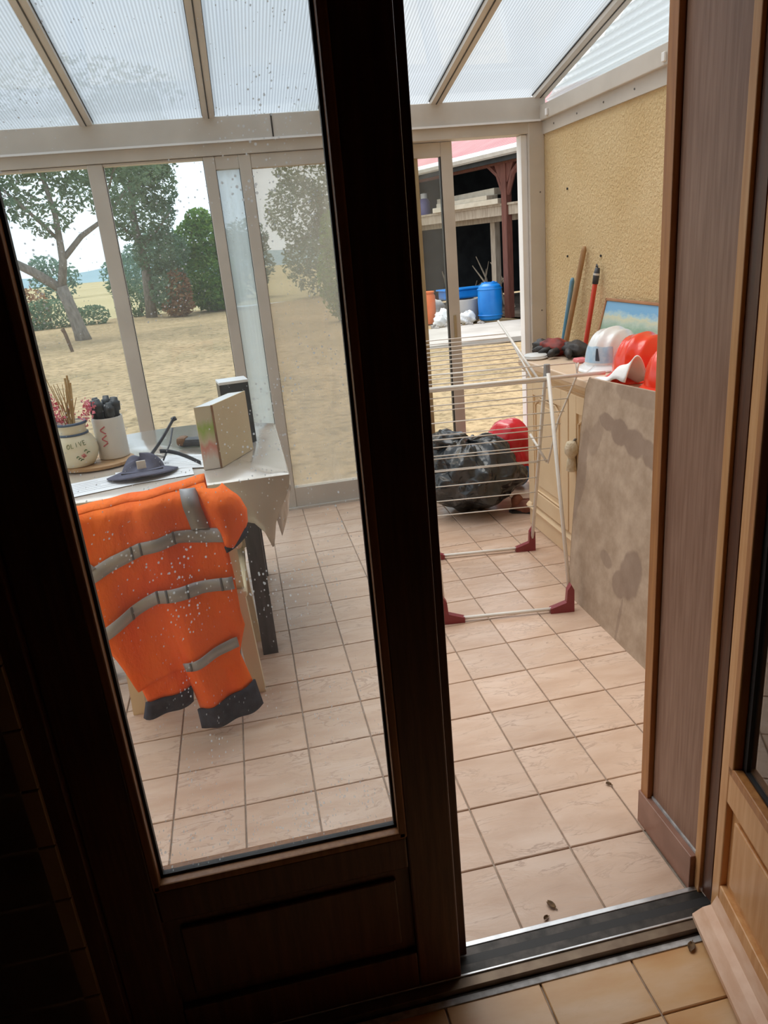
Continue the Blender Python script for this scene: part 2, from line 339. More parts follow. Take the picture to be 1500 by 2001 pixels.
# --- roof: rafters and panels
ce = struct(empty('ceiling'), 'sloping veranda roof of ribbed translucent panels between aluminium rafters')
def slope_box(mb, xa, xb, ya, yb, d0, d1):
    vs = [(x, y, zr(y) + d) for d in (d0, d1) for (x, y) in ((xa, ya), (xb, ya), (xb, yb), (xa, yb))]
    return mb.add(vs, [(0, 3, 2, 1), (4, 5, 6, 7), (0, 1, 5, 4), (1, 2, 6, 5), (2, 3, 7, 6), (3, 0, 4, 7)])
xr = [-2.44 + .613 * k for k in range(8)]
for i, x in enumerate(xr):
    hw = .031 if i < 7 else .035
    xx = x if i < 7 else XW - .03
    ra = slope_box(MB(), xx - hw, xx + hw, 1.45, YF - .01, -.028, .03).obj('rafter', 'frame_paint', ce)
    slope_box(MB(), xx - .003, xx + .003, 1.45, YF - .01, -.0305, -.027).obj('groove', 'dark_metal', ra)
    for sx in (-1, 1): slope_box(MB(), xx + sx * hw - .003, xx + sx * hw + .003, 1.45, YF - .01, -.006, .002).obj('gasket', 'rubber', ra)
    if i < 7:
        xb = xr[i + 1] if i < 6 else XW - .03
        slope_box(MB(), xx + hw, xb - .031, 1.45, YF + .12, .0, .016).obj('roof_panel', 'polycarbonate', ce); pn = ce.children[-1]; pn.data.materials.append(M['polycarbonate_top']); pn.data.polygons[1].material_index = 1
# --- front beam
bm_ = struct(empty('trim_2'), 'long pale aluminium beam above the glazed front')
B(XL, XW, YF - .04, YF + .10, 2.092, 2.212, .004).obj('upper_profile', 'frame_paint', bm_)
B(XL, XW, YF - .015, YF + .10, 2.032, 2.092, .003).obj('lower_profile', 'frame_paint', bm_)
B(XL, XW, YF - .05, YF - .038, 2.088, 2.098).obj('lip', 'frame_white', bm_)
B(.33, .338, YF - .043, YF - .039, 2.1, 2.21).obj('joint', 'dark_metal', bm_)
# --- corner post
cp = struct(empty('trim_3'), 'pale corner post between the open sliding door and the ochre wall')
B(1.775, XW, YF - .02, YF + .10, 0, 2.09, .004).obj('post', 'frame_paint', cp)
B(1.738, 1.775, YF + .01, YF + .08, 0, 2.03, .003).obj('jamb', 'frame_white', cp)
for zz in (1.72, 1.05): MB().lathe([(.005, 0), (.004, .003)], 8).obj('screw', 'screw_metal', cp).matrix_world = Matrix.Translation((1.84, YF - .02, zz)) @ Matrix.Rotation(math.radians(90), 4, 'X')
# --- glazed front: posts, panes, sills
def window(name, label, xa, xb, glass, za=.10, zb=2.03, left=None, right=None, rail=.05):
    wdw = struct(empty(name), label)
    if left: B(*left, YF, YF + .07, 0, zb, .004).obj('post', 'frame_paint', wdw)
    if right: B(*right, YF, YF + .07, 0, zb, .004).obj('post', 'frame_paint', wdw)
    B(xa, xb, YF + .005, YF + .065, 0, za, .003).obj('sill_rail', 'frame_paint', wdw)
    B(xa, xb, YF + .005, YF + .065, zb - rail, zb, .003).obj('head_rail', 'frame_paint', wdw)
    B(xa, xb, YF + .030, YF + .036, za, zb - rail).obj('pane', glass, wdw)
    for (xx) in (xa, xb): B(xx - .003, xx + .003, YF + .02, YF + .026, za, zb - rail).obj('gasket', 'rubber', wdw)
    return wdw
window('window_2', 'clear pane at the far left of the glazed front', -1.80, -1.20, 'clear_glass', left=(-1.87, -1.80), right=(-1.20, -1.125), rail=.012)
window('window_3', 'clear pane left of the first grey post with the tree behind', -1.125, -.645, 'clear_glass', right=(-.645, -.567), rail=.012)
window('window_4', 'clear pane with the leafy tree and bush behind', -.567, -.050, 'clear_glass', right=(-.050, .010), rail=.012)
window('window_5', 'narrow fogged pane beside the dusty sliding door', .010, .136, 'fogged_glass', right=None, rail=.065)
window('window_6', 'wide dusty sliding pane in front of the lawn', .200, 1.00, 'dusty_glass', za=.135, left=(.136, .200), right=(1.00, 1.065), rail=.07)
window('window_0', 'far end pane of the glazed front', -2.48, -1.87, 'clear_glass', left=(XL, -2.48), rail=.012)
# right sliding door, slid open
sl = struct(empty('window_7'), 'slid-back aluminium door with clear glass in front of the shed')
ys = YF + .075
B(1.058, 1.078, ys, ys + .045, .02, 1.97, .002).obj('white_edge', 'frame_white', sl)
B(1.078, 1.108, ys + .005, ys + .05, .02, 1.975, .002).obj('stile', 'bronze_paint', sl)
B(1.110, 1.145, ys + .012, ys + .05, .02, 1.975, .002).obj('stile', 'bronze_paint', sl)
B(1.277, 1.345, ys - .01, ys + .04, .02, 2.03, .003).obj('stile', 'frame_paint', sl)
B(1.065, 1.277, ys - .01, ys + .04, 1.955, 2.03, .003).obj('head_rail', 'frame_paint', sl)
B(1.065, 1.277, ys - .01, ys + .04, .02, .12, .003).obj('sill_rail', 'frame_paint', sl)
B(1.145, 1.277, ys + .012, ys + .018, .12, 1.955).obj('pane', 'clear_glass', sl)
B(1.271, 1.277, ys - .004, ys + .03, .12, 1.955).obj('gasket', 'rubber', sl)
hd = B(1.300, 1.318, ys - .018, ys - .01, .93, 1.07, .003).obj('pull_handle', 'bronze_paint', sl)
th = struct(MB().box(.136, 1.775, YF - .02, YF + .13, -.02, .012).box(.2, 1.775, YF + .03, YF + .036, .012, .024).box(.2, 1.775, YF + .09, YF + .096, .012, .024).obj('trim_4', 'frame_paint'), 'aluminium sliding door track on the floor of the glazed front')
# left side of veranda (outside the picture, closes the place)
ls = struct(empty('window_8'), 'glazed left end of the veranda')
for yy in (1.48, 2.47, 3.46): B(XL - .05, XL + .02, yy, yy + .06, 0, 2.2).obj('post', 'frame_paint', ls)
B(XL - .02, XL - .014, 1.45, YF, .1, 2.2).obj('pane', 'side_glass', ls)
B(XL - .05, XL + .02, 1.45, YF, 2.13, 2.2).obj('head_rail', 'frame_paint', ls)

# ================================================================ DOORWAY
# frame (fixed jambs and head)
fr = struct(empty('trim_5'), 'shade-darkened timber door frame around the doorway')
B(-.455, -.398, 1.115, 1.22, 0, 2.14, .003).obj('jamb', 'shaded_wood', fr)
B(-.455, .97, 1.115, 1.22, 2.07, 2.14, .003).obj('head', 'shaded_wood', fr)
B(.874, .97, 1.165, 1.195, .012, 2.07).obj('jamb', 'shaded_wood', fr)
B(.866, .885, 1.198, 1.220, .0, 2.07, .002).obj('edge_strip', 'tan_wood_vertical', fr)
B(.900, .97, 1.115, 1.165, .012, 2.07).obj('jamb_back', 'shaded_wood', fr)
# reveal panel on the right with edge moulding and tile skirting
rv = struct(empty('trim_6'), 'brown wood-veneer panel lining the right reveal of the doorway')
B(.872, .90, 1.220, 1.415, .10, 2.14).obj('panel', 'veneer', rv)
B(.858, .886, 1.418, 1.452, .0, 2.14, .002).obj('corner_moulding', 'edge_wood', rv)
B(.8735, .8765, 1.408, 1.418, .1, 2.14).obj('shadow_gap', 'rubber', rv)
struct(B(.853, .872, 1.217, 1.455, 0, .10, .002).obj('baseboard_right', 'skirting_tile'), 'brown ceramic skirting tile below the veneer reveal')
# threshold
ts = struct(empty('trim_7'), 'metal door threshold track across the doorway floor')
def ts_part(name, mat, y0_, y1_, z0_, z1_, xa=-.40, xb=.875): return B(xa, xb, y0_, y1_, z0_, z1_, .001).obj(name, mat, ts)
ts_part('base', 'dark_metal', 1.100, 1.214, -.02, .004)
ts_part('outer_lip', 'track_metal', 1.204, 1.216, -.01, .010)
ts_part('outer_rail', 'dark_metal', 1.180, 1.204, .0, .008)
ts_part('rubber_seal', 'rubber', 1.158, 1.180, .0, .013)
ts_part('inner_rail', 'dark_metal', 1.134, 1.158, .0, .016)
ts_part('thin_lip', 'track_metal', 1.129, 1.134, .0, .022)
ts_part('inner_profile', 'bronze_track', 1.106, 1.129, -.01, .018, -.40, .845)
ts_part('sealant', 'silicone', 1.086, 1.106, -.01, .003, -.40, .84)

def leaf(root, matf, beadm, glassm, wdt, hgt, th_, glass_x, glass_z, panel_x, panel_z, sign, bevel=.004, bw=.014, gw=.005):
    """door leaf in local coords: x 0..wdt, y 0..th_, z 0..hgt; sign: side that carries beads and raised panel"""
    gx0, gx1 = glass_x; gz0, gz1 = glass_z
    B(0, gx0, 0, th_, 0, hgt, bevel).obj('stile', matf, root); B(gx1, wdt, 0, th_, 0, hgt, bevel).obj('stile', matf, root)
    B(gx0, gx1, 0, th_, gz1, hgt, bevel).obj('top_rail', matf, root)
    B(gx0, gx1, 0, th_, panel_z[1], gz0, bevel).obj('lock_rail', matf, root)
    B(gx0, gx1, 0, th_, 0, panel_z[0], bevel).obj('bottom_rail', matf, root)
    B(gx0, gx1, th_ * .32, th_ * .68, panel_z[0], panel_z[1]).obj('panel_field', matf, root)
    px = .028
    for (ya, yb) in ((th_ * .12, th_ * .32), (th_ * .68, th_ * .88)):
        B(gx0 + px, gx1 - px, ya, yb, panel_z[0] + px, panel_z[1] - px, .006).obj('raised_panel', matf, root)
    for (ya, yb) in ((-.002, th_ * .40), (th_ * .60, th_ + .002)):
        B(gx0 - .002, gx0 + bw, ya, yb, gz0, gz1, .003).obj('glazing_bead', beadm, root); B(gx1 - bw, gx1 + .002, ya, yb, gz0, gz1, .003).obj('glazing_bead', beadm, root)
        B(gx0, gx1, ya, yb, gz0 - .002, gz0 + bw, .003).obj('glazing_bead', beadm, root); B(gx0, gx1, ya, yb, gz1 - bw, gz1 + .002, .003).obj('glazing_bead', beadm, root)
    for (xa, xb, za, zb) in ((gx0 + bw, gx0 + bw + gw, gz0 + bw, gz1 - bw), (gx1 - bw - gw, gx1 - bw, gz0 + bw, gz1 - bw), (gx0 + bw, gx1 - bw, gz0 + bw, gz0 + bw + .006)):
        B(xa, xb, th_ * .38, th_ * .62, za, zb).obj('gasket', 'rubber', root)
    B(gx0 + bw, gx1 - bw, th_ * .47, th_ * .53, gz0 + bw, gz1 - bw).obj('pane', glassm, root)
# closed left leaf
d1 = struct(empty('door_1', (-.398, 1.130, .02)), 'closed shade-darkened wooden door leaf with a tall dirty glass pane and lower panel')
leaf(d1, 'shaded_wood', 'bead_wood', 'door_glass', .664, 2.04, .046, (.096, .573), (.402, 1.93), None, (.098, .325), 1)
B(.640, .690, .046, .075, 0, 2.04, .003).obj('cover_strip', 'shaded_wood', d1)
# open right leaf: hinged at the right jamb, swung into the room
a = math.radians(12)
d2 = struct(empty('door_2', (.864, 1.150, .02)), 'open tan wooden door leaf at the right edge with a glass pane and lower panel')
# local x runs along the leaf from the hinge towards the room, local y points away from the opening
d2.rotation_euler = (0, 0, math.radians(-90) - a)
d2.matrix_world = Matrix(((-math.sin(a), math.cos(a), 0, .864), (-math.cos(a), -math.sin(a), 0, 1.150), (0, 0, 1, .02), (0, 0, 0, 1)))
leaf(d2, 'tan_wood_vertical', 'edge_wood', 'reflective_glazing', .62, 2.04, .046, (.036, .58), (.402, 1.93), None, (.098, .325), 1, .003, .020, .016)
MB().prism([(0, 0), (-.052, 0), (-.052, .012), (-.030, .030), (-.012, .036), (0, .062)], 'x', .03, .60).obj('drip_bar', 'pink_wood', d2)
# ================================================================ TABLE GROUP
TZ = .745
pbr('table_wood', (.035, .03, .03), (.07, .06, .06), rough=.4, scale=6, stretch=(8, 8, 1))
pbr('oilcloth', (.44, .385, .33), (.54, .485, .43), rough=.2, scale=3.5, bump=.1, bscale=14, bdist=.01, spec=.9, coat=1)
tb = tag(empty('dining_table', (-.37, 3.15, 0)), 'dark-legged dining table under the grey oilcloth beside the glazed front', 'table')
def outline(exp, n=14):
    xa, xb = -.87 + .02 - exp, .09 + exp; pts = []
    y0_ = 2.685 - exp
    k = 32
    for i in range(k + 1): pts.append((xa + (xb - xa) * i / k, y0_))          # front
    for i in range(1, 25): pts.append((xb, y0_ + (3.56 + exp - y0_) * i / 24))   # right
    cx = (xa + xb) / 2; hw = (xb - xa) / 2
    for i in range(1, 33):
        x = xb - (xb - xa) * i / 32; u = abs((x - cx) / hw); pts.append((x, 3.56 + exp + .21 * (1 - u ** 2.2)))
    for i in range(1, 24): pts.append((xa, 3.56 + exp + (y0_ - 3.56 - exp) * i / 24))
    return pts
o_ = outline(-.004)
tt = MB().prism([(x + .37, y - 3.15) for x, y in o_], 'z', TZ - .032, TZ - .004).obj('tabletop', 'table_wood', tb)
for (x, y) in ((-.06, 2.715), (-.70, 2.715), (-.06, 3.50), (-.70, 3.50)):
    MB().prism([(-.03, -.03), (.03, -.03), (.03, .03), (-.03, .03)], 'z', 0, TZ - .03).obj('leg', 'table_wood', tb).location = (x + .37, y - 3.15, 0)
B(-.70 + .37, -.06 + .37, 2.70 - 3.15, 2.725 - 3.15, TZ - .12, TZ - .032).obj('apron', 'table_wood', tb)
B(-.70 + .37, -.06 + .37, 3.49 - 3.15, 3.515 - 3.15, TZ - .12, TZ - .032).obj('apron', 'table_wood', tb)
for x in (-.06, -.70): B(x + .36, x + .385, 2.72 - 3.15, 3.5 - 3.15, TZ - .12, TZ - .032).obj('apron', 'table_wood', tb)
# cloth
ol = outline(.018); mb = MB(); n = len(ol)
def drop(x, y):
    d = .135 + .022 * math.sin(x * 21 + y * 13)
    dc = math.hypot(x - .108, y - 2.667)
    d += .17 * math.exp(-(max(0, abs(dc - .07)) / .055) ** 2) * (1 if y < 2.72 else .35)
    return min(d, .27)
rows = []
cxm, cym = -.37, 3.15
for lev in range(8):
    row = []
    for i, (x, y) in enumerate(ol):
        dd = drop(x, y); nx_, ny_ = x - cxm, y - cym; L = math.hypot(nx_, ny_); nx_ /= L; ny_ /= L
        if lev == 0: p = (x - nx_ * .012, y - ny_ * .012, TZ + .0005)
        elif lev == 1: p = (x, y, TZ - .006)
        else:
            f = (lev - 1) / 6; fold = (.012 * math.sin(i * 1.15) + .010 * math.sin(i * .43 + 2)) * f
            inw = -.09 * f * f * math.exp(-(math.hypot(x - .108, y - 2.667) / .09) ** 2)
            p = (x + nx_ * (fold + inw), y + ny_ * (fold * .8 + .004 * f), TZ - .006 - dd * f)
        row.append(len(mb.v)); mb.v.append(p)
    rows.append(row)
for lev in range(7):
    for i in range(n): mb.f.append((rows[lev][i], rows[lev][(i + 1) % n], rows[lev + 1][(i + 1) % n], rows[lev + 1][i]))
mb.f.append(tuple(rows[0]))
cl = solid(mb.obj('tablecloth', 'oilcloth', smooth=False, auto=40), .0016, -1)
tag(cl, 'pale grey oilcloth with brownish hanging edge draped over the dining table', 'tablecloth')

# --- cream plastic garden chair
pbr('cream_plastic', (.72, .62, .42), (.78, .69, .50), rough=.35, scale=4)
ch = tag(empty('garden_chair', (-.33, 2.55, 0)), 'cream plastic garden chair pushed under the table with the orange jacket over its back', 'chair')
def chp(name, mb, **k): o = mb.obj(name, 'cream_plastic', ch, **k); o.location = (.33, -2.55, 0); return o
def taper(p0, p1, w0, w1, d0, d1):
    vs = []
    for (p, w_, d_) in ((p0, w0, d0), (p1, w1, d1)):
        vs += [(p[0] - w_, p[1] - d_, p[2]), (p[0] + w_, p[1] - d_, p[2]), (p[0] + w_, p[1] + d_, p[2]), (p[0] - w_, p[1] + d_, p[2])]
    return MB().add(vs, [(0, 3, 2, 1), (4, 5, 6, 7), (0, 1, 5, 4), (1, 2, 6, 5), (2, 3, 7, 6), (3, 0, 4, 7)])
chp('leg', taper((-.545, 2.44, 0), (-.51, 2.40, .43), .022, .03, .022, .03)); chp('leg', taper((-.115, 2.44, 0), (-.14, 2.40, .43), .022, .03, .022, .03))
chp('leg', taper((-.545, 2.83, 0), (-.51, 2.80, .42), .022, .03, .022, .03)); chp('leg', taper((-.115, 2.83, 0), (-.14, 2.80, .42), .022, .03, .022, .03))
chp('seat', MB().box(-.55, -.10, 2.37, 2.84, .405, .435, .012))
def bk(u, v_): x = -.55 + .44 * u; z = .43 + .385 * v_; return (x, 2.405 - .085 * v_ - .02 * (1 - (2 * u - 1) ** 2), z - .05 * v_ * (2 * u - 1) ** 4)
solid(chp('backrest', MB().grid(bk, 14, 10), smooth=True, fix=False), .014)
for x in (-.555, -.105): chp('armrest', MB().tube([(x, 2.33, .62), (x, 2.5, .635), (x, 2.70, .63), (x, 2.79, .60), (x, 2.81, .43)], [.016, .02, .022, .02, .018], 8), smooth=True)

# --- hi-vis jacket
pbr('hivis', (1.0, .13, .0), (1.0, .19, .003), rough=.75, scale=3, bump=.75, bscale=6.5, bdist=.05, stretch=(1.5, 1, .8))
pbr('reflective_band', (.33, .335, .36), (.42, .425, .45), rough=.45, metal=.25, scale=9)
pbr('band_seam', (.13, .13, .14), rough=.6)
pbr('navy_cloth', (.018, .018, .032), (.035, .035, .055), rough=.8, scale=40, bump=.2)
jk = tag(empty('work_jacket', (-.33, 2.24, 0)), 'orange high-visibility jacket with grey reflective bands hanging over the cream chair', 'jacket')
KJ = .917
def JC(x, z): return (x * KJ, 1.5 - (1.5 - z) * KJ)
def S(x, z):
    y = 2.222 + .012 * math.sin(30 * x + 2.5 * z) + .008 * math.sin(17 * x - 11 * z + 1) + .006 * math.sin(58 * x + 7 * z) * (1 + math.sin(9 * z)) * .6 - .016 * abs(math.sin(14 * x + 5 * z + .6)) + .006 * math.sin(38 * z + 9 * x) * max(0, math.sin(11 * x + 4 * z))
    if z > .80: y += 9 * (z - .80) ** 2 * 1.4
    if x < -.53: y += (abs(x + .53) * 2.2) ** 2
    if x > -.15: y += (abs(x + .15) * 2.2) ** 2
    return y
def patch(name, mat, left, right, off=0, nu=26, nv=8, parent=jk, curl=0, thick=.004):
    """cloth patch between a left and a right polyline, hung on the jacket surface"""
    def at(pl, t_):
        k = min(int(t_ * (len(pl) - 1)), len(pl) - 2); f = t_ * (len(pl) - 1) - k
        return tuple(pl[k][i] + (pl[k + 1][i] - pl[k][i]) * f for i in (0, 1))
    def fn(u, v_):
        l = at(left, v_); r = at(right, v_); x, z = JC(l[0] + (r[0] - l[0]) * u, l[1] + (r[1] - l[1]) * u)
        e = abs(2 * u - 1); y = S(x, z) - off + curl * e ** 5
        return (x + .33, y - 2.24, max(z, .012))
    o = MB().grid(fn, nu, nv).obj(name, mat, parent, smooth=True, fix=False); solid(o, thick); return o
def band(name, top, bot, off, mat='reflective_band', nv=2, nu=24): 
    # polylines along the band, so transpose
    def at(pl, t_):
        k = min(int(t_ * (len(pl) - 1)), len(pl) - 2); f = t_ * (len(pl) - 1) - k
        return tuple(pl[k][i] + (pl[k + 1][i] - pl[k][i]) * f for i in (0, 1))
    def fn(u, v_):
        tpt = at(top, u); bpt = at(bot, u); x, z = JC(tpt[0] + (bpt[0] - tpt[0]) * v_, tpt[1] + (bpt[1] - tpt[1]) * v_)
        return (x + .33, S(x, z) - off - 2.24, z)
    o = MB().grid(fn, nu, nv).obj(name, mat, jk, smooth=True, fix=False); solid(o, .003); return o
patch('body', 'hivis', [(-.63, .765), (-.665, .62), (-.665, .47), (-.615, .315), (-.545, .16), (-.525, .11)], [(-.185, .805), (-.145, .66), (-.135, .48), (-.135, .275), (-.29, .22), (-.345, .16)], 0, 30, 24)
# part that folds over the chair back
def over(u, v_):
    x0_, z0_ = JC(-.63 + .445 * u, .765 + .04 * u); ang = v_ * math.pi
    y = S(x0_, z0_) + .038 * (1 - math.cos(ang)) ; z = z0_ + .016 * math.sin(ang) - .001 - (.16 * max(0, v_ - .6))
    return (x0_ + .33, y - 2.24, z)
solid(MB().grid(over, 26, 10).obj('shoulders', 'hivis', jk, smooth=True, fix=False), .004)
s1 = patch('sleeve', 'hivis', [(-.53, .20), (-.52, .12), (-.507, .046)], [(-.355, .22), (-.352, .14), (-.357, .057)], -.004, 16, 8, curl=.02)
patch('cuff', 'navy_cloth', [(-.512, .050), (-.53, -.012)], [(-.352, .060), (-.36, -.004)], .002, 16, 4, curl=.022, thick=.008)
patch('sleeve', 'hivis', [(-.405, .455), (-.385, .33), (-.365, .18), (-.335, -.04)], [(-.15, .465), (-.130, .28), (-.165, .165), (-.135, .044)], .012, 22, 18, curl=.02)
patch('cuff', 'navy_cloth', [(-.345, -.030), (-.342, -.109)], [(-.128, .052), (-.112, -.050)], .018, 20, 5, curl=.02, thick=.008)
patch('hood', 'hivis', [(-.225, .80), (-.205, .76), (-.185, .69), (-.16, .645), (-.15, .61)], [(-.13, .795), (-.08, .745), (-.062, .69), (-.066, .635), (-.115, .598)], .030, 16, 14, curl=.05)
patch('hood_edge', 'navy_cloth', [(-.066, .640), (-.070, .615)], [(-.150, .606), (-.145, .585)], .022, 12, 3, thick=.006)
T1 = [(-.665, .555), (-.60, .584), (-.52, .618), (-.427, .650), (-.30, .668), (-.205, .662), (-.147, .662)]
B1 = [(-.665, .500), (-.605, .530), (-.52, .568), (-.418, .606), (-.30, .624), (-.205, .615), (-.147, .615)]
band('reflective_band', T1, B1, .006)
band('reflective_band', [(-.62, .360), (-.505, .420), (-.40, .474), (-.25, .482), (-.142, .492)], [(-.612, .318), (-.50, .375), (-.40, .426), (-.25, .436), (-.140, .446)], .020)
band('reflective_band', [(-.358, .192), (-.25, .224), (-.163, .246)], [(-.352, .158), (-.25, .184), (-.160, .205)], .022)
band('reflective_band', [(-.268, .802), (-.262, .74), (-.250, .665)], [(-.214, .797), (-.205, .74), (-.190, .662)], .008)
band('reflective_band', [(-.680, .700), (-.655, .62), (-.615, .560)], [(-.645, .700), (-.615, .64), (-.57, .590)], .008)
for (x, zt, zb_, of) in ((-.455, .642, .594, .008), (-.425, .65, .605, .008), (-.315, .668, .622, .008), (-.495, .425, .378, .022), (-.402, .474, .426, .022), (-.37, .476, .428, .022), (-.30, .48, .432, .022), (-.185, .489, .441, .022), (-.335, .198, .164, .024)):
    band('seam', [(x, zt), (x + .001, zb_)], [(x + .007, zt + .002), (x + .008, zb_ + .002)], of, 'band_seam', 1, 2)

# --- things on the table
pbr('cream_glaze', (.70, .64, .46), (.78, .73, .56), rough=.25, scale=6)
pbr('blue_glaze', (.06, .10, .17), rough=.3)
pbr('green_glaze', (.10, .16, .06), rough=.3)
pbr('rose_glaze', (.55, .16, .14), rough=.3)
pbr('tray_wood', (.42, .24, .11), (.55, .35, .18), rough=.5, scale=7, stretch=(1, 9, 1))
pbr('white_glaze', (.64, .62, .58), (.72, .70, .66), rough=.3, scale=5)
pbr('red_print', (.50, .10, .12), rough=.5)
pbr('black_plastic', (.018, .022, .026), (.04, .048, .055), rough=.35, scale=20)
pbr('straw', (.42, .28, .12), (.55, .40, .20), rough=.8, scale=20)
pbr('pink_petal', (.80, .16, .26), (.86, .40, .46), rough=.8, scale=30)
pbr('soil', (.05, .05, .045), rough=.9)
ty = tag(empty('wooden_tray', (-.655, 3.18, TZ + .003)), 'round wooden board under the two ceramic pots on the table', 'tray')
MB().lathe([(.13, 0), (.15, .004), (.152, .016), (.146, .020), (.10, .018), (0.001, .018)], 36).obj('plate', 'tray_wood', ty, auto=40); ty.scale = (1, .82, 1)
for k in range(3): B(-.13, .13, -.06 + k * .06 - .0015, -.06 + k * .06 + .0015, .0178, .0185).obj('board_joint', 'soil', ty)
JX, JY = -.715, 3.135
jz = TZ + .022
jar = tag(empty('ceramic_jar', (JX, JY, jz)), 'round cream ceramic jar with dark lettering and dried pink flowers in it', 'jar')
JP = [(.050, 0), (.062, .004), (.078, .030), (.087, .062), (.084, .092), (.072, .118), (.058, .132), (.056, .140), (.058, .165), (.062, .170), (.062, .178), (.054, .178), (.050, .140), (.05, .13)]
MB().lathe(JP, 40).obj('body', 'cream_glaze', jar, smooth=True)
MB().lathe([(.0588, .131), (.0625, .130), (.0625, .137), (.0588, .138)], 40, cap=False).obj('blue_ring', 'blue_glaze', jar, smooth=True)
MB().lathe([(.0622, .171), (.0645, .172), (.0645, .180), (.054, .1805)], 40, cap=False).obj('rim', 'blue_glaze', jar, smooth=True)
MB().lathe([(.052, .160), (.001, .164)], 24).obj('soil', 'soil', jar)
def on_jar(fi, h, e=.0015):
    for (r0, z0_), (r1, z1_) in zip(JP, JP[1:]):
        if z0_ <= h <= z1_: r_ = r0 + (r1 - r0) * (h - z0_) / (z1_ - z0_); break
    return (( r_ + e) * math.cos(fi), (r_ + e) * math.sin(fi), h)
def stroke(mb, pts, fc, hc, s, r=.0011): mb.tube([on_jar(fc + p[0] * s / .085, hc + p[1] * s) for p in pts], r, 5); return mb
LET = {'O': [[(.5 + .42 * math.cos(t_ * math.pi / 6), .5 + .5 * math.sin(t_ * math.pi / 6)) for t_ in range(13)]], 'L': [[(.1, 1), (.1, .5), (.1, 0), (.8, 0)]], 'I': [[(.4, 1), (.4, 0)]], 'V': [[(0, 1), (.42, 0), (.85, 1)]], 'E': [[(.8, 1), (.1, 1), (.1, .5), (.1, 0), (.8, 0)], [(.1, .5), (.65, .5)]]}
face = math.radians(-90 + 16)
lm = MB()
for i, ch_ in enumerate('OLIVE'):
    for st in LET[ch_]: stroke(lm, [(p[0] * .8 + i * 1.0 - 2.4, p[1] + .1 * i) for p in st], face, .088, .0165)
lm.obj('lettering', 'green_glaze', jar)
lv = MB()
for (px, pz, rr_) in ((-.6, -1.1, .3), (1.4, .2, .35), (1.9, -.4, .4), (.2, -2.0, .4), (-.2, -1.6, .3)): stroke(lv, [(px, pz), (px + rr_, pz + .35), (px + rr_ * 2, pz + .2)], face, .066, .0165, .0022)
tag(lv.obj('leaf_painting', 'green_glaze', jar), kind='stuff')
fv = MB()
for (px, pz) in ((.6, -.8), (1.0, -.6), (.9, -1.2), (1.3, -1.0)): stroke(fv, [(px, pz), (px + .35, pz + .1)], face, .066, .0165, .0042)
tag(fv.obj('flower_painting', 'rose_glaze', jar), kind='stuff')
# dried flowers: stems and blossom heads
fb = tag(empty('dried_flowers', (JX, JY, jz + .164)), 'bunch of dried pink flowers and straw stems standing in the cream jar', 'flowers')
for k in range(16):
    an = R.uniform(0, 6.28); sp = R.uniform(.01, .05); h = R.uniform(.10, .21); bx = R.uniform(-.02, .02); 
    MB().tube([(bx, R.uniform(-.02, .02), -.02), (bx + sp * .4 * math.cos(an), sp * .4 * math.sin(an), h * .5), (bx + sp * math.cos(an), sp * math.sin(an), h)], [.0022, .002, .0014], 5).obj('stem', 'straw', fb)
for (bx, bz) in ((.028, .20), (.018, .19), (.034, .17)): MB().tube([(.012, 0, -.02), (bx * .8, .002, bz * .6), (bx, .004, bz)], .0042, 6).obj('thick_stem', 'straw', fb)
def blossom(path, n, rad):
    mb = MB()
    for i in range(n):
        t_ = i / (n - 1); k = min(int(t_ * (len(path) - 1)), len(path) - 2); f = t_ * (len(path) - 1) - k
        c = Vector(path[k]).lerp(Vector(path[k + 1]), f) + Vector((R.gauss(0, rad), R.gauss(0, rad), R.gauss(0, rad)))
        s_ = R.uniform(.005, .010)
        ps = [c + Vector((R.gauss(0, 1), R.gauss(0, 1), R.gauss(0, 1))).normalized() * s_ for _ in range(5)]
        mb.add(ps + [c], [(0, 1, 5), (1, 2, 5), (2, 3, 5), (3, 4, 5), (4, 0, 5)])
    return mb
for pth, n_, rd in (([(-.015, 0, .03), (-.045, 0, .09), (-.075, .0, .155), (-.10, 0, .185)], 170, .012), ([(.055, 0, .02), (.075, 0, .06), (.085, .0, .085)], 110, .012), ([(-.03, 0, .02), (-.06, 0, .035)], 60, .010)):
    tag(blossom(pth, n_, rd).obj('blossom', 'pink_petal', fb, fix=False), kind='stuff')
# cylinder pot with black caps
PX, PY = -.585, 3.21
pt = tag(empty('utensil_pot', (PX, PY, jz)), 'pale cylindrical pot with a red mark, filled with black bottle tops, beside the jar', 'pot')
MB().lathe([(.058, 0), (.062, .004), (.062, .168), (.060, .172), (.056, .172), (.056, .02), (.001, .02)], 36).obj('body', 'white_glaze', pt, auto=40)
rm = MB()
for (hh, sg) in ((.135, 1), (.118, -1), (.098, 1), (.083, -1), (.066, 1)):
    rm.tube([((.0632) * math.cos(math.radians(-104 + f * 3.2)), .0632 * math.sin(math.radians(-104 + f * 3.2)), hh + sg * f * .0022) for f in range(-3, 4)], .0026, 5)
rm.obj('red_mark', 'red_print', pt)
cap = MB().lathe([(.011, 0), (.015, .05), (.0205, .052), (.0205, .088), (.014, .090), (.012, .104), (.001, .105)], 14).mesh('bottle_top', 'black_plastic', True)
spots = [(-.036, -.012), (-.014, -.034), (.016, -.032), (.037, -.008), (-.028, .024), (.004, .006), (.030, .028), (.0, .040)]
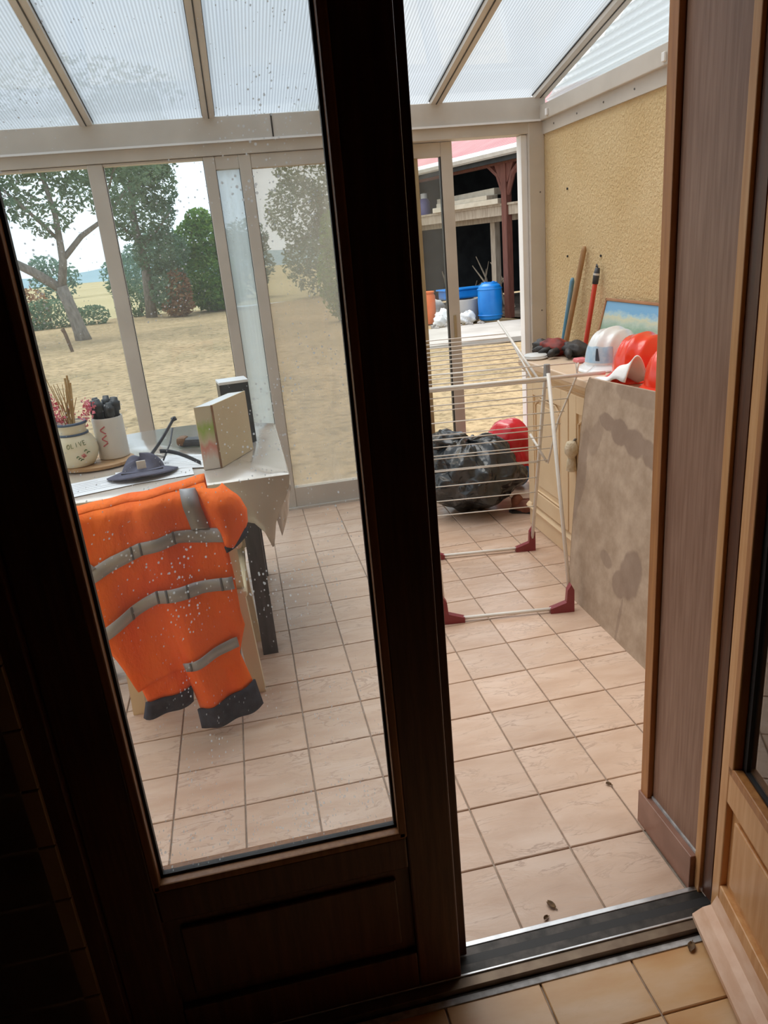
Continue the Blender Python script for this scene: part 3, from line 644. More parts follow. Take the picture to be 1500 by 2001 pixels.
for i, (x, y) in enumerate(spots):
    b_ = inst(cap, 'black_bottle', None, (PX + x, PY + y, jz + .112 + R.uniform(0, .035)), (R.uniform(-.1, .1) - y * 2.5, R.uniform(-.1, .1) + x * 2.5, 0), (1.0, 1.0, 1.0))
    tag(b_, 'small black screw-capped bottle standing in the pale pot', 'bottle', 'black bottles in the pale pot')
# cap (navy) lying on papers
pbr('navy_fabric', (.075, .075, .12), (.11, .11, .16), rough=.8, scale=30, bump=.2, bscale=120)
pbr('strap_black', (.03, .035, .045), (.06, .065, .08), rough=.45, scale=30)
pbr('paper', (.78, .80, .84), (.84, .86, .9), rough=.6, scale=4)
pbr('print_grey', (.30, .32, .36), rough=.6)
def paper(x, y, wx, wy, rot, lab, dz=0):
    p = tag(empty('paper_sheet', (x, y, TZ + .003 + dz), rot), lab, 'paper', 'papers on the table')
    MB().grid(lambda u, v_: ((u - .5) * wx, (v_ - .5) * wy, .0008 + .003 * (2 * u - 1) ** 4 * v_), 8, 4).obj('sheet', 'paper', p, fix=False)
    solid(p.children[0], .0006)
    for k in range(6): B(-wx * .38, wx * (.38 if k % 3 else .1), wy * (.32 - k * .12), wy * (.32 - k * .12) + .0022, .0012, .0016).obj('print_line', 'print_grey', p)
paper(-.40, 2.90, .29, .21, .12, 'white paper sheet lying under the navy cap')
paper(-.27, 3.02, .28, .20, -.35, 'white paper sheet between the cap strap and the cardboard box', .002)
paper(-.62, 2.84, .28, .20, .3, 'white paper sheet near the front edge left of the navy cap')
cp_ = tag(empty('cap', (-.445, 2.93, TZ + .008), math.radians(8)), 'crumpled navy cap with a pale badge lying on the table', 'cap')
def crown(u, v_):
    th_ = u * 2 * math.pi; r_ = math.cos(v_ * math.pi / 2) ** .75; fx = .082 * (1 + .06 * math.sin(3 * th_ + 1)); 
    return (fx * r_ * math.cos(th_), .080 * r_ * math.sin(th_) + .02, (.052 + .018 * math.sin(th_ + .6)) * math.sin(v_ * math.pi / 2) * (1 + .22 * math.sin(th_ * 2 + 2) * v_) - .010 * math.sin(5 * th_) * (v_ * (1 - v_)) * 4)
MB().grid(crown, 32, 10).obj('crown', 'navy_fabric', cp_, smooth=True, fix=False)
def peak(u, v_):
    th_ = math.radians(198 + u * 144); r0 = .078; r1 = .135 + .03 * math.sin(u * math.pi); r_ = r0 + (r1 - r0) * v_
    return (r_ * math.cos(th_) * 1.05, r_ * math.sin(th_) * .95 + .02, .014 + .006 * math.sin(u * math.pi) - .012 * v_ * abs(2 * u - 1))
solid(MB().grid(peak, 20, 5).obj('peak', 'navy_fabric', cp_, smooth=True, fix=False), .004)
MB().box(-.016, .018, -.064, -.058, .030, .062, .003).obj('badge', 'white_glaze', cp_)
MB().grid(lambda u, v_: (-.078 + .156 * u, -.058 - .02 * math.sin(u * math.pi) + .0, .010 + .012 * v_), 14, 2).obj('sweatband', 'strap_black', cp_, smooth=True, fix=False)
# strap harness (visor headband)
hb = tag(empty('headband', (-.34, 3.12, TZ + .004)), 'black plastic headband with curved straps lying behind the navy cap', 'headband')
solid(MB().grid(lambda u, v_: (-.10 + .11 * u + .0, -.07 + .26 * u, .015 + .105 * u ** 1.3 + .016 * v_), 14, 2).obj('strap', 'strap_black', hb, smooth=True, fix=False), .004)
MB().tube([(.0, .19, .122), (.02, .195, .128)], .010, 8).obj('strap_end', 'strap_black', hb)
solid(MB().grid(lambda u, v_: (-.035 + .155 * u, -.115 - .08 * u, .05 * math.sin(math.pi * (1 - u) * .55) + .004 + .016 * v_), 14, 2).obj('strap', 'strap_black', hb, smooth=True, fix=False), .004)
MB().tube([(-.03, -.10, .02), (-.005, .02, .06), (.005, .12, .10)], .004, 6).obj('rod', 'strap_black', hb, smooth=True)
MB().tube([(-.09, -.07, .03), (-.06, -.03, .028), (-.03, -.08, .03)], .007, 6).obj('buckle', 'white_glaze', hb, smooth=True)
pbr('brown_leather', (.20, .10, .05), (.30, .17, .09), rough=.6, scale=12)
gc = tag(empty('sunglasses_case', (-.255, 3.30, TZ + .003), math.radians(-18)), 'dark brown spectacle case lying beside the cardboard box', 'case')
MB().box(-.075, .075, -.028, .028, 0, .036, .014).obj('shell', 'strap_black', gc); MB().box(-.080, -.035, -.030, .030, .004, .044, .014).obj('flap', 'brown_leather', gc)
# boxes
m, t, b = nt('printed_card'); b.inputs['Roughness'].default_value = .45
v = coord(t, 'Generated'); sx_ = t.nodes.new('ShaderNodeSeparateXYZ'); t.links.new(v, sx_.inputs[0])
n = N(t, 'ShaderNodeTexNoise', Scale=2.2, Detail=2); t.links.new(v, n.inputs['Vector'])
ad = t.nodes.new('ShaderNodeMath'); ad.operation = 'MULTIPLY_ADD'; ad.inputs[1].default_value = .30; t.links.new(n.outputs['Fac'], ad.inputs[0]); t.links.new(sx_.outputs[2], ad.inputs[2])
r = ramp(t, [(.30, (.70, .70, .68)), (.48, (.66, .30, .26)), (.58, (.62, .56, .44)), (.78, (.34, .52, .14)), (.95, (.60, .58, .46))]); t.links.new(ad.outputs[0], r.inputs[0]); t.links.new(r.outputs[0], b.inputs['Base Color'])
pbr('kraft_card', (.66, .55, .36), (.72, .62, .43), rough=.6, scale=3)
pbr('white_card', (.78, .80, .82), rough=.35)
bx = tag(empty('cardboard_box', (-.175, 2.862, TZ + .003), 0), 'tall beige cardboard box with a printed narrow side standing on the table', 'box')
# corners on the table: front-left, front-mid, back-right
fl_, fm_, br_ = Vector((-.205, 2.857)), Vector((-.140, 2.862)), Vector((-.012, 3.10)); bl_ = fl_ + br_ - fm_; o2 = Vector((-.175, 2.862)); H_ = .245
q4 = [p - o2 for p in (fl_, fm_, br_, bl_)]
def wallq(p, q, z0_, z1_, inset=0): return MB().add([(p.x, p.y, z0_), (q.x, q.y, z0_), (q.x, q.y, z1_), (p.x, p.y, z1_)], [(0, 1, 2, 3)])
for nm, mt_, i, j in (('printed_side', 'printed_card', 0, 1), ('wide_side', 'kraft_card', 1, 2), ('back_side', 'kraft_card', 2, 3), ('hidden_side', 'kraft_card', 3, 0)):
    solid(wallq(q4[i], q4[j], 0, H_).obj(nm, mt_, bx, fix=False), .003)
MB().add([(p.x, p.y, H_) for p in q4], [(0, 1, 2, 3)]).obj('lid', 'white_card', bx, fix=False); solid(bx.children[-1], .004)
B(-.004, .004, -.004, .004, 0, H_ + .001).obj('corner_tape', 'brown_leather', bx).location = (q4[1].x, q4[1].y, 0)
bb = tag(empty('black_box', (-.055, 3.27, TZ + .003), math.radians(8)), 'dark box with a pale lid standing behind the cardboard box', 'box')
MB().box(-.065, .058, -.055, .055, 0, .27, .003).obj('body', 'black_plastic', bb); MB().box(-.066, .059, -.056, .056, .262, .274, .002).obj('lid', 'white_card', bb)
# ================================================================ RIGHT SIDE OF THE VERANDA
pbr('cream_lacquer', (.70, .52, .33), (.77, .60, .40), rough=.4, scale=4)
pbr('cream_top', (.64, .47, .33), (.70, .54, .40), rough=.35, scale=4)
cb = tag(empty('sideboard', (1.62, 2.6, 0)), 'cream lacquered sideboard with moulded doors along the ochre wall', 'cabinet')
def cbp(name, mb, mat='cream_lacquer', parent=cb, **k):
    o = mb.obj(name, mat, parent, **k)
    if parent is cb: o.location = (-1.62, -2.6, 0)
    return o
CH = .90
cbp('carcass', MB().box(1.425, 1.86, 1.55, 3.62, .10, CH - .035))
cbp('plinth', MB().box(1.42, 1.86, 1.55, 3.63, 0, .10, .004)); cbp('plinth_moulding', MB().prism([(1.42, .10), (1.405, .10), (1.400, .112), (1.41, .125), (1.425, .135)], 'y', 1.55, 3.63))
cbp('worktop', MB().box(1.385, 1.865, 1.53, 3.66, CH - .035, CH, .006), 'cream_top'); cbp('top_moulding', MB().prism([(1.425, CH - .035), (1.395, CH - .035), (1.398, CH - .05), (1.412, CH - .062), (1.425, CH - .08)], 'y', 1.55, 3.64))
for k in range(4):
    ya, yb = 1.60 + k * .50, 1.60 + k * .50 + .49
    d = cbp('door', MB().box(1.415, 1.425, ya, yb, .145, CH - .085))
    z0_, z1_ = .145, CH - .085
    for (a0, a1, c0, c1) in ((ya, ya + .075, z0_, z1_), (yb - .075, yb, z0_, z1_), (ya + .075, yb - .075, z0_, z0_ + .08), (ya + .075, yb - .075, z1_ - .08, z1_)):
        cbp('door_frame', MB().box(1.403, 1.416, a0, a1, c0, c1, .003), parent=d)
    cbp('raised_field', MB().box(1.408, 1.416, ya + .115, yb - .115, z0_ + .12, z1_ - .12, .006), parent=d)
    cbp('panel_moulding', MB().tube([(1.411, ya + .085, z0_ + .09), (1.411, yb - .085, z0_ + .09), (1.411, yb - .085, z1_ - .13), (1.411, yb - .15, z1_ - .09), (1.411, ya + .15, z1_ - .09), (1.411, ya + .085, z1_ - .13), (1.411, ya + .085, z0_ + .09)], .006, 6), parent=d)
# tassel hanging from a key on the door
pbr('tassel', (.62, .52, .36), (.74, .66, .52), rough=.9, scale=60, bump=.6, bscale=120)
ts_ = tag(empty('key_tassel', (1.385, 3.02, .53)), 'cream tassel hanging on the sideboard door beside the leaning board', 'tassel')
MB().lathe([(.004, .085), (.020, .080), (.030, .055), (.030, .03), (.018, .012), (.014, .0)], 16).obj('knob', 'tassel', ts_, smooth=True)
MB().lathe([(.014, .012), (.020, -.01), (.024, -.055), (.016, -.06)], 14).obj('fringe', 'tassel', ts_, smooth=True); ts_.children[1].rotation_euler = (.15, -.1, 0)
MB().tube([(.0, 0, .07), (.018, 0, .085), (.024, 0, .09)], .006, 6).obj('key', 'screw_metal', ts_)
# leaning board with damp stains
m, t, b = nt('stained_board'); b.inputs['Roughness'].default_value = .75
v = coord(t, 'Object')
n = N(t, 'ShaderNodeTexNoise', Scale=9, Detail=8, Roughness=.65); t.links.new(v, n.inputs['Vector'])
r = ramp(t, [(.3, (.30, .215, .15)), (.55, (.42, .32, .24)), (.75, (.52, .41, .32))]); t.links.new(n.outputs['Fac'], r.inputs[0])
nw = N(t, 'ShaderNodeTexNoise', Scale=9, Detail=5); t.links.new(v, nw.inputs['Vector'])
col = r.outputs[0]
mask = None
def stain(mask, cy_, cz_, ry, rz_, rot, dark, soft=.16, wob=.9):
    mp = t.nodes.new('ShaderNodeMapping'); mp.vector_type = 'TEXTURE'; mp.inputs['Location'].default_value = (0, cy_, cz_); mp.inputs['Rotation'].default_value = (rot, 0, 0); mp.inputs['Scale'].default_value = (1e3, ry, rz_)
    t.links.new(v, mp.inputs['Vector']); ln = t.nodes.new('ShaderNodeVectorMath'); ln.operation = 'LENGTH'; t.links.new(mp.outputs[0], ln.inputs[0])
    a_ = t.nodes.new('ShaderNodeMath'); a_.operation = 'MULTIPLY_ADD'; a_.inputs[1].default_value = wob; t.links.new(nw.outputs['Fac'], a_.inputs[0]); t.links.new(ln.outputs['Value'], a_.inputs[2])
    mr = N(t, 'ShaderNodeMapRange'); mr.inputs['From Min'].default_value = 1 + wob * .5; mr.inputs['From Max'].default_value = 1 + wob * .5 - soft; mr.inputs['To Max'].default_value = dark; t.links.new(a_.outputs[0], mr.inputs[0])
    if mask is None: return mr.outputs[0]
    mxm = t.nodes.new('ShaderNodeMath'); mxm.operation = 'MAXIMUM'; t.links.new(mask, mxm.inputs[0]); t.links.new(mr.outputs[0], mxm.inputs[1]); return mxm.outputs[0]
STAINS = [(2.62, .785, .075, .035, .1, .62), (2.52, .765, .08, .05, .15, .62), (2.40, .75, .09, .055, .1, .62), (2.28, .735, .09, .05, .25, .6), (2.20, .715, .05, .04, .2, .55), (2.30, .285, .085, .095, 0, .6), (2.36, .22, .06, .06, .3, .55), (2.48, .27, .055, .03, .3, .45), (2.325, .08, .010, .11, .05, .4), (2.79, .52, .055, .22, .1, .45), (2.70, .70, .05, .10, .5, .3), (2.30, .93, .38, .045, -.03, .3), (2.10, .33, .06, .05, 0, .4)]
for s_ in STAINS: mask = stain(mask, *s_)
mx = t.nodes.new('ShaderNodeMix'); mx.data_type = 'RGBA'; mx.inputs[7].default_value = (.20, .135, .105, 1)
t.links.new(mask, mx.inputs[0]); t.links.new(col, mx.inputs[6]); t.links.new(mx.outputs[2], b.inputs['Base Color'])
bd = tag(empty('wooden_board', (0, 0, 0)), 'large grey-brown water-stained board leaning against the sideboard', 'board')
ang_b = math.atan2(.128, .93)
def BP(y, h): return (1.245 + .125 * h / .93, y, h)
poly = [(1.62, .0), (2.755, .0), (2.80, .35), (2.83, .70), (2.835, .88), (2.815, .925), (2.20, .955), (1.62, .965)]
mbb = MB(); th_b = .012
vs = [(BP(y, h)[0] - (0), y, h) for y, h in poly] + [(BP(y, h)[0] + th_b, y, h) for y, h in poly]; n8 = len(poly)
mbb.add(vs, [tuple(range(n8)), tuple(range(2 * n8 - 1, n8 - 1, -1))] + [(i, i + n8, (i + 1) % n8 + n8, (i + 1) % n8) for i in range(n8)])
mbb.obj('panel', 'stained_board', bd)
pbr('board_edge', (.20, .14, .09), (.30, .22, .15), rough=.85, scale=30)
MB().tube([(BP(y, h)[0] + .006, y + .001, h) for y, h in poly[1:6]], .0065, 5).obj('frayed_edge', 'board_edge', bd)
# --- helmets
pbr('white_shell', (.78, .80, .82), (.83, .85, .87), rough=.25, scale=3, coat=.4)
pbr('red_shell', (.80, .045, .02), (.86, .07, .03), rough=.22, scale=3, coat=.4)
pbr('grey_web', (.30, .30, .31), rough=.6)
pbr('sticker_blue', (.32, .52, .72), (.5, .66, .8), rough=.4, scale=30)
pbr('sticker_dark', (.04, .06, .09), rough=.5)
def helmet(name, label, mat, loc, rot, s=1.0, sticker=False, tilt=(0, 0)):
    h = tag(empty(name, loc, rot), label, 'helmet', 'hard hats on the sideboard'); h.scale = (s, s, s); h.rotation_euler = (tilt[0], tilt[1], rot)
    def dome(u, v_):
        th_ = u * 2 * math.pi; ph = v_ * math.pi / 2; r_ = math.cos(ph) ** .72
        x = .142 * r_ * math.cos(th_); y = .112 * r_ * math.sin(th_); z = .150 * math.sin(ph) ** .9 + .012
        rid = math.exp(-(y / .018) ** 2) * .010 * min(1, v_ * 3) + (math.exp(-((abs(y) - .050) / .010) ** 2) * .006 * min(1, v_ * 3))
        n_ = Vector((x, y, z * .8)).normalized() * rid
        return (x + n_.x, y + n_.y, z + n_.z)
    MB().grid(dome, 72, 18).obj('shell', mat, h, smooth=True, fix=False)
    def brim(u, v_):
        th_ = u * 2 * math.pi; f = max(0, math.cos(th_)); ext = .014 + .050 * f ** 1.6; r_ = 1 + v_ * 1.0
        x = (.141 + ext * v_) * math.cos(th_); y = (.111 + ext * .7 * v_) * math.sin(th_); return (x, y, .016 - .012 * v_ - .008 * f * v_ + .002)
    solid(MB().grid(brim, 60, 3).obj('brim', mat, h, smooth=True, fix=False), .004)
    MB().lathe([(.98, 0), (1.0, .012)], 40, cap=False).obj('headband', 'grey_web', h, smooth=True).scale = (.125, .098, 1)
    if sticker:
        def st(u, v_): 
            th_ = math.radians(-38 + 76 * u) ; p = dome(((th_ / (2 * math.pi)) % 1), .06 + .30 * v_); n_ = Vector((p[0], p[1], 0)).normalized() * .002
            return (p[0] + n_.x, p[1] + n_.y, p[2])
        so_ = MB().grid(st, 10, 6).obj('sticker', 'sticker_blue', h, smooth=True, fix=False)
        def st2(u, v_):
            th_ = math.radians(2 + 9 * u * (1 - .6 * v_)); p = dome(((th_ / (2 * math.pi)) % 1), .10 + .22 * v_); n_ = Vector((p[0], p[1], 0)).normalized() * .0035
            return (p[0] + n_.x, p[1] + n_.y, p[2])
        MB().grid(st2, 3, 6).obj('sticker_emblem', 'sticker_dark', so_, smooth=True, fix=False)
    return h
helmet('hard_hat', 'white hard hat with a pale blue sticker standing on the sideboard', 'white_shell', (1.645, 3.155, CH + .004), math.radians(212), 1.0, True)
helmet('hard_hat', 'red hard hat with a peaked brim between the white hat and the nearer red hat', 'red_shell', (1.625, 2.855, CH + .004), math.radians(212), 1.02)
helmet('hard_hat', 'nearer red hard hat half hidden by the doorway reveal', 'red_shell', (1.595, 2.56, CH + .004), math.radians(218), .97)
# white cloth between the red hats
pbr('white_cloth', (.80, .80, .82), (.86, .86, .88), rough=.7, scale=12, bump=.2, bscale=40)
def wc(u, v_):
    x = 1.40 + .10 * v_ + .03 * u; y = 2.86 - .22 * u; 
    z = CH + .006 + (.115 * u ** 1.2) * math.sin(math.pi * min(1, v_ * .9 + .08)) + .008 * math.sin(11 * u + 4 * v_)
    return (x, y, max(z, CH + .004))
tag(solid(MB().grid(wc, 18, 14).obj('white_cloth', 'white_cloth', smooth=True, fix=False), .006), 'crumpled white cloth lying between the two red hard hats', 'cloth')
# gloves / dark red bundle
pbr('dark_red_cloth', (.12, .012, .010), (.38, .035, .02), rough=.6, scale=14, bump=.3, bscale=30)
pbr('dark_cloth', (.012, .012, .014), (.04, .035, .035), rough=.55, scale=14, bump=.3, bscale=30)
gl_ = tag(empty('work_gloves', (1.585, 3.62, CH + .003)), 'dark red and black crumpled work gloves on the far end of the sideboard', 'gloves')
def blob(cx, cy, cz, rx_, ry_, rz_, seed, amp=.16, nu=24, nv=14, flat=True):
    rnd = random.Random(seed); ph = [rnd.uniform(0, 6.28) for _ in range(8)]
    def fn(u, v_):
        th_ = u * 2 * math.pi; fi = (v_ - .5) * math.pi
        d = Vector((math.cos(fi) * math.cos(th_), math.cos(fi) * math.sin(th_), math.sin(fi)))
        k = 1 + amp * (.5 * math.sin(3 * d.x * 2 + ph[0]) * math.sin(4 * d.y + ph[1]) + .4 * math.sin(7 * d.z + 5 * d.x + ph[2]) + .3 * math.sin(11 * d.y - 6 * d.z + ph[3]) + .2 * math.sin(17 * d.x + 13 * d.y + ph[4]))
        p = Vector((cx + d.x * rx_ * k, cy + d.y * ry_ * k, cz + d.z * rz_ * k))
        if flat and p.z < 0: p.z = 0
        return p
    return MB().grid(fn, nu, nv)
blob(.0, .03, .035, .075, .10, .045, 3).obj('palm', 'dark_red_cloth', gl_, smooth=True)
blob(-.02, .15, .030, .05, .065, .036, 4).obj('cuff', 'dark_cloth', gl_, smooth=True)
blob(.05, -.10, .034, .06, .09, .040, 5).obj('palm', 'dark_cloth', gl_, smooth=True)
for (x, y, dx, dy) in ((-.05, .02, -.05, .06), (-.05, -.03, -.06, .01), (-.04, -.08, -.055, -.03), (.0, -.13, -.03, -.07)): MB().tube([(x, y, .03), (x + dx * .6, y + dy * .6, .028), (x + dx, y + dy, .018)], [.02, .019, .012], 8).obj('finger', 'dark_cloth', gl_, smooth=True)
pbr('pink_plastic', (.75, .22, .25), rough=.4)
tag(MB().box(1.545, 1.60, 3.30, 3.36, CH + .001, CH + .022, .008).obj('soap_bar', 'pink_plastic'), 'small pink plastic block beside the white hard hat', 'block')
pbr('grey_plastic', (.60, .62, .63), (.68, .70, .71), rough=.4, scale=5)
pl = tag(empty('plastic_dish', (1.45, 3.585, CH + .001)), 'pale grey plastic dish upturned at the far corner of the sideboard', 'dish')
MB().lathe([(.055, 0), (.06, .004), (.06, .018), (.052, .024), (.001, .026)], 24).obj('cover', 'grey_plastic', pl, auto=40); MB().lathe([(.059, .004), (.064, .006), (.064, .010), (.059, .012)], 24, cap=False).obj('rim', 'grey_plastic', pl)
# picture leaning on the wall
m, t, b = nt('landscape_print'); b.inputs['Roughness'].default_value = .25
v = coord(t, 'Generated'); sx_ = t.nodes.new('ShaderNodeSeparateXYZ'); t.links.new(v, sx_.inputs[0])
n = N(t, 'ShaderNodeTexNoise', Scale=7, Detail=6, Roughness=.7); t.links.new(v, n.inputs['Vector'])
ad = t.nodes.new('ShaderNodeMath'); ad.operation = 'MULTIPLY_ADD'; ad.inputs[1].default_value = .34; t.links.new(n.outputs['Fac'], ad.inputs[0]); t.links.new(sx_.outputs[2], ad.inputs[2])
r = ramp(t, [(.40, (.20, .34, .22)), (.66, (.30, .44, .34)), (.78, (.48, .58, .50)), (.86, (.64, .64, .46)), (.92, (.42, .60, .66)), (1.0, (.20, .44, .70))]); t.links.new(ad.outputs[0], r.inputs[0]); t.links.new(r.outputs[0], b.inputs['Base Color'])
pbr('picture_frame', (.33, .14, .06), (.42, .20, .09), rough=.45, scale=8)
pc = tag(empty('picture', (1.775, 3.40, CH + .004)), 'brown-framed landscape picture with blue sky leaning on the ochre wall', 'picture')
pc.rotation_euler = (0, math.radians(15), math.radians(0))
LY, HZ = .62, .265
B(0, .012, .205 - LY + .012, .205 - .012, .012, HZ - .012).obj('print', 'landscape_print', pc)
for (a0, a1, c0, c1) in ((.205 - LY, .205, 0, .014), (.205 - LY, .205, HZ - .014, HZ), (.205 - LY, .205 - LY + .014, 0, HZ), (.191, .205, 0, HZ)): B(-.006, .016, a0, a1, c0, c1, .003).obj('frame_bar', 'picture_frame', pc)
# broom sticks leaning in the corner
pbr('stick_wood', (.33, .18, .08), (.45, .27, .13), rough=.55, scale=12, stretch=(3, 3, .4))
pbr('stick_blue', (.05, .25, .42), (.22, .34, .42), rough=.4, scale=3)
pbr('stick_red', (.62, .05, .03), (.70, .08, .04), rough=.35, scale=4)
def stick(name, lab, top, base, r_, mat, extra=None):
    e = tag(empty(name, base), lab, 'broom handle', 'handles leaning on the ochre wall'); d = Vector(top) - Vector(base)
    MB().tube([(0, 0, 0), d * .33, d * .66, d * .985, d], [r_, r_, r_, r_, r_ * .6], 10).obj('shaft', mat, e, smooth=True)
    if extra: extra(e, d)
    return e
def redcap(e, d):
    u = d.normalized(); MB().tube([d - u * .075, d - u * .03, d + u * .004], [.0155, .0165, .012], 10).obj('grip', 'strap_black', e, smooth=True)
    MB().tube([d - u * .032, d - u * .022], .0172, 10).obj('grip_ring', 'white_glaze', e)
    MB().tube([d, d + Vector((.0, .0, .012)), d + Vector((.0, .008, .02)), d + Vector((0, .014, .008))], .004, 6).obj('hanging_loop', 'strap_black', e)
stick('broom_handle', 'bare wooden broom handle leaning in the corner of the ochre wall', (1.85, 3.87, 1.41), (1.70, 4.20, 0), .0145, 'stick_wood')
stick('broom_handle', 'shorter blue broom handle in front of the bare wooden one', (1.830, 3.972, 1.25), (1.745, 4.235, 0), .013, 'stick_blue')
stick('broom_handle', 'red broom handle with a black grip leaning on the ochre wall', (1.84, 3.70, 1.30), (1.70, 3.86, 0), .0125, 'stick_red', redcap)

# --- black bin bag
m, t, b = nt('bin_bag'); b.inputs['Roughness'].default_value = .24; b.inputs['Base Color'].default_value = (.022, .028, .034, 1); b.inputs['Specular IOR Level'].default_value = .75
v = coord(t, 'Object', (1, 1, 1.6)); n = N(t, 'ShaderNodeTexNoise', Scale=9, Detail=5, Distortion=1.4); n.noise_type = 'RIDGED_MULTIFRACTAL'; t.links.new(v, n.inputs['Vector'])
bp = t.nodes.new('ShaderNodeBump'); bp.inputs['Strength'].default_value = .6; bp.inputs['Distance'].default_value = .03; t.links.new(n.outputs['Fac'], bp.inputs['Height']); t.links.new(bp.outputs[0], b.inputs['Normal'])
bg_ = tag(empty('bin_bag', (1.205, 3.985, 0)), 'full black plastic bin bag on the tiles behind the drying rack', 'bag')
rb = random.Random(5); PH = [rb.uniform(0, 6.28) for _ in range(12)]
def bagf(u, v_):
    th_ = u * 2 * math.pi; fi = (v_ - .5) * math.pi; d = Vector((math.cos(fi) * math.cos(th_), math.cos(fi) * math.sin(th_), math.sin(fi)))
    fold = .07 * math.sin(5 * th_ + 3 * d.z + PH[0]) + .05 * math.sin(9 * th_ - 7 * d.z + PH[1]) + .045 * math.sin(8 * d.z + 4 * d.x + PH[2]) + .03 * math.sin(17 * th_ + 9 * d.z + PH[3]) + .02 * math.sin(29 * th_ - 13 * d.z + PH[4])
    k = 1 + fold * (1 - .3 * abs(d.z)); x, y, z = d.x * .285 * k, d.y * .26 * k, .215 + d.z * .215 * k
    if z < .10: f = (z + .02) / .12; x *= .62 + .38 * max(f, 0); y *= .62 + .38 * max(f, 0)
    z += .05 * math.exp(-((x + .14) ** 2 + y ** 2) / .02) * (1 if d.z > 0 else 0) - .05 * math.exp(-((x - .0) ** 2 + (y) ** 2) / .006) * (1 if d.z > 0 else 0)
    return (x, y, max(z, .003))
MB().grid(bagf, 90, 44).obj('sack', 'bin_bag', bg_, smooth=True)
blob(-.15, .02, .43, .11, .10, .05, 9, .3, 30, 14, False).obj('gathered_neck', 'bin_bag', bg_, smooth=True)
# --- red sack behind
pbr('red_plastic', (.62, .015, .03), (.74, .03, .05), rough=.22, scale=3, coat=.3, bump=.15, bscale=10, bdist=.02)
pbr('blue_plastic', (.02, .10, .30), (.03, .16, .42), rough=.4, scale=4)
rs = tag(empty('red_sack', (1.555, 4.30, 0)), 'shiny red plastic sack with a blue base between the bin bag and the sideboard', 'bag')
blob(0, 0, .30, .135, .13, .135, 12, .06, 30, 18, False).obj('top', 'red_plastic', rs, smooth=True); blob(.01, .0, .17, .12, .13, .16, 15, .1, 30, 18).obj('body', 'red_plastic', rs, smooth=True)
blob(.03, -.03, .10, .095, .11, .09, 17, .1, 24, 12).obj('base', 'blue_plastic', rs, smooth=True)
sh = tag(empty('shoe', (1.47, 3.80, 0), math.radians(60)), 'brown worn shoe on the tiles between the bin bag and the sideboard', 'shoe')
pbr('shoe_leather', (.16, .05, .03), (.26, .10, .06), rough=.6, scale=20, bump=.3)
blob(0, 0, .035, .045, .085, .045, 21, .08).obj('upper', 'shoe_leather', sh, smooth=True); MB().prism([(-.042, -.085), (-.03, -.10), (.03, -.10), (.042, -.085), (.035, .02), (.04, .08), (.02, .1), (-.02, .1), (-.04, .08), (-.035, .02)], 'z', 0, .015).obj('sole', 'rubber', sh); blob(0, .055, .065, .035, .035, .04, 22, .05, flat=False).obj('ankle', 'shoe_leather', sh, smooth=True)

# --- drying rack
pbr('rack_white', (.72, .70, .67), (.80, .78, .75), rough=.3, scale=6)
pbr('rack_foot', (.20, .025, .035), (.26, .04, .05), rough=.4, scale=8)
pbr('rack_joint', (.30, .30, .31), rough=.4)
rk = tag(empty('drying_rack', (.977, 2.98, 0), math.radians(-8.5)), 'white wire folding clothes rack with maroon feet standing on the tiles', 'drying rack')
HWD, HD, TPZ = .265, .335, .945
def rod(name, pts, r_, mat='rack_white', par=rk, n=7): return MB().tube(pts, r_, n).obj(name, mat, par, smooth=True)
for sy in (-1, 1):
    for sx in (-1, 1):
        rod('leg', [(sx * HWD, sy * HD, .05), (sx * HWD, sy * .02, TPZ)], .0085)
        ft = MB().prism([(-.085 * sx, .0), (.014 * sx, .0), (.014 * sx, .10), (.002 * sx, .125), (-.014 * sx, .10), (-.018 * sx, .045), (-.06 * sx, .030), (-.085 * sx, .022)], 'y', -.014, .014).obj('foot', 'rack_foot', rk); ft.location = (sx * HWD, sy * HD, 0)
    rod('floor_bar', [(-HWD, sy * HD, .016), (HWD, sy * HD, .016)], .008)
for sx in (-1, 1): MB().tube([(sx * HWD, 0, TPZ - .03), (sx * HWD, 0, TPZ + .035)], [.016, .013], 10).obj('hinge_block', 'rack_joint', rk)
rod('top_bar', [(-HWD - .02, -.02, TPZ - .02), (HWD + .24, -.02, TPZ - .02)], .0085)
rod('top_bar', [(-HWD, .012, TPZ - .035), (HWD, .012, TPZ - .035)], .006)
# rear ladder of wires
for k in range(8):
    z = .26 + k * .083; yy = HD * (1 - (z - .05) / (TPZ - .05)); rod('wire', [(-HWD, yy + .002, z), (HWD, yy + .002, z)], .0026, n=5)
# raised far wing
wy, wz = .50, .14
def WP(t_): return (.03 + wy * t_, TPZ - .02 + wz * t_)
for sx in (-1, 1):
    xx = sx * (HWD - .01) if sx < 0 else HWD - .06
    rod('wing_side', [(xx, *WP(0)), (xx, *WP(1))], .0045, n=6)
for k in range(11):
    t_ = (k + .5) / 11; rod('wire', [(-HWD + .01, *WP(t_)), (HWD - .06, *WP(t_))], .0024, n=5)
rod('strut', [(HWD - .03, .02, TPZ - .03), (HWD - .10, .02 + wy * .98, TPZ + wz + .035)], .006)
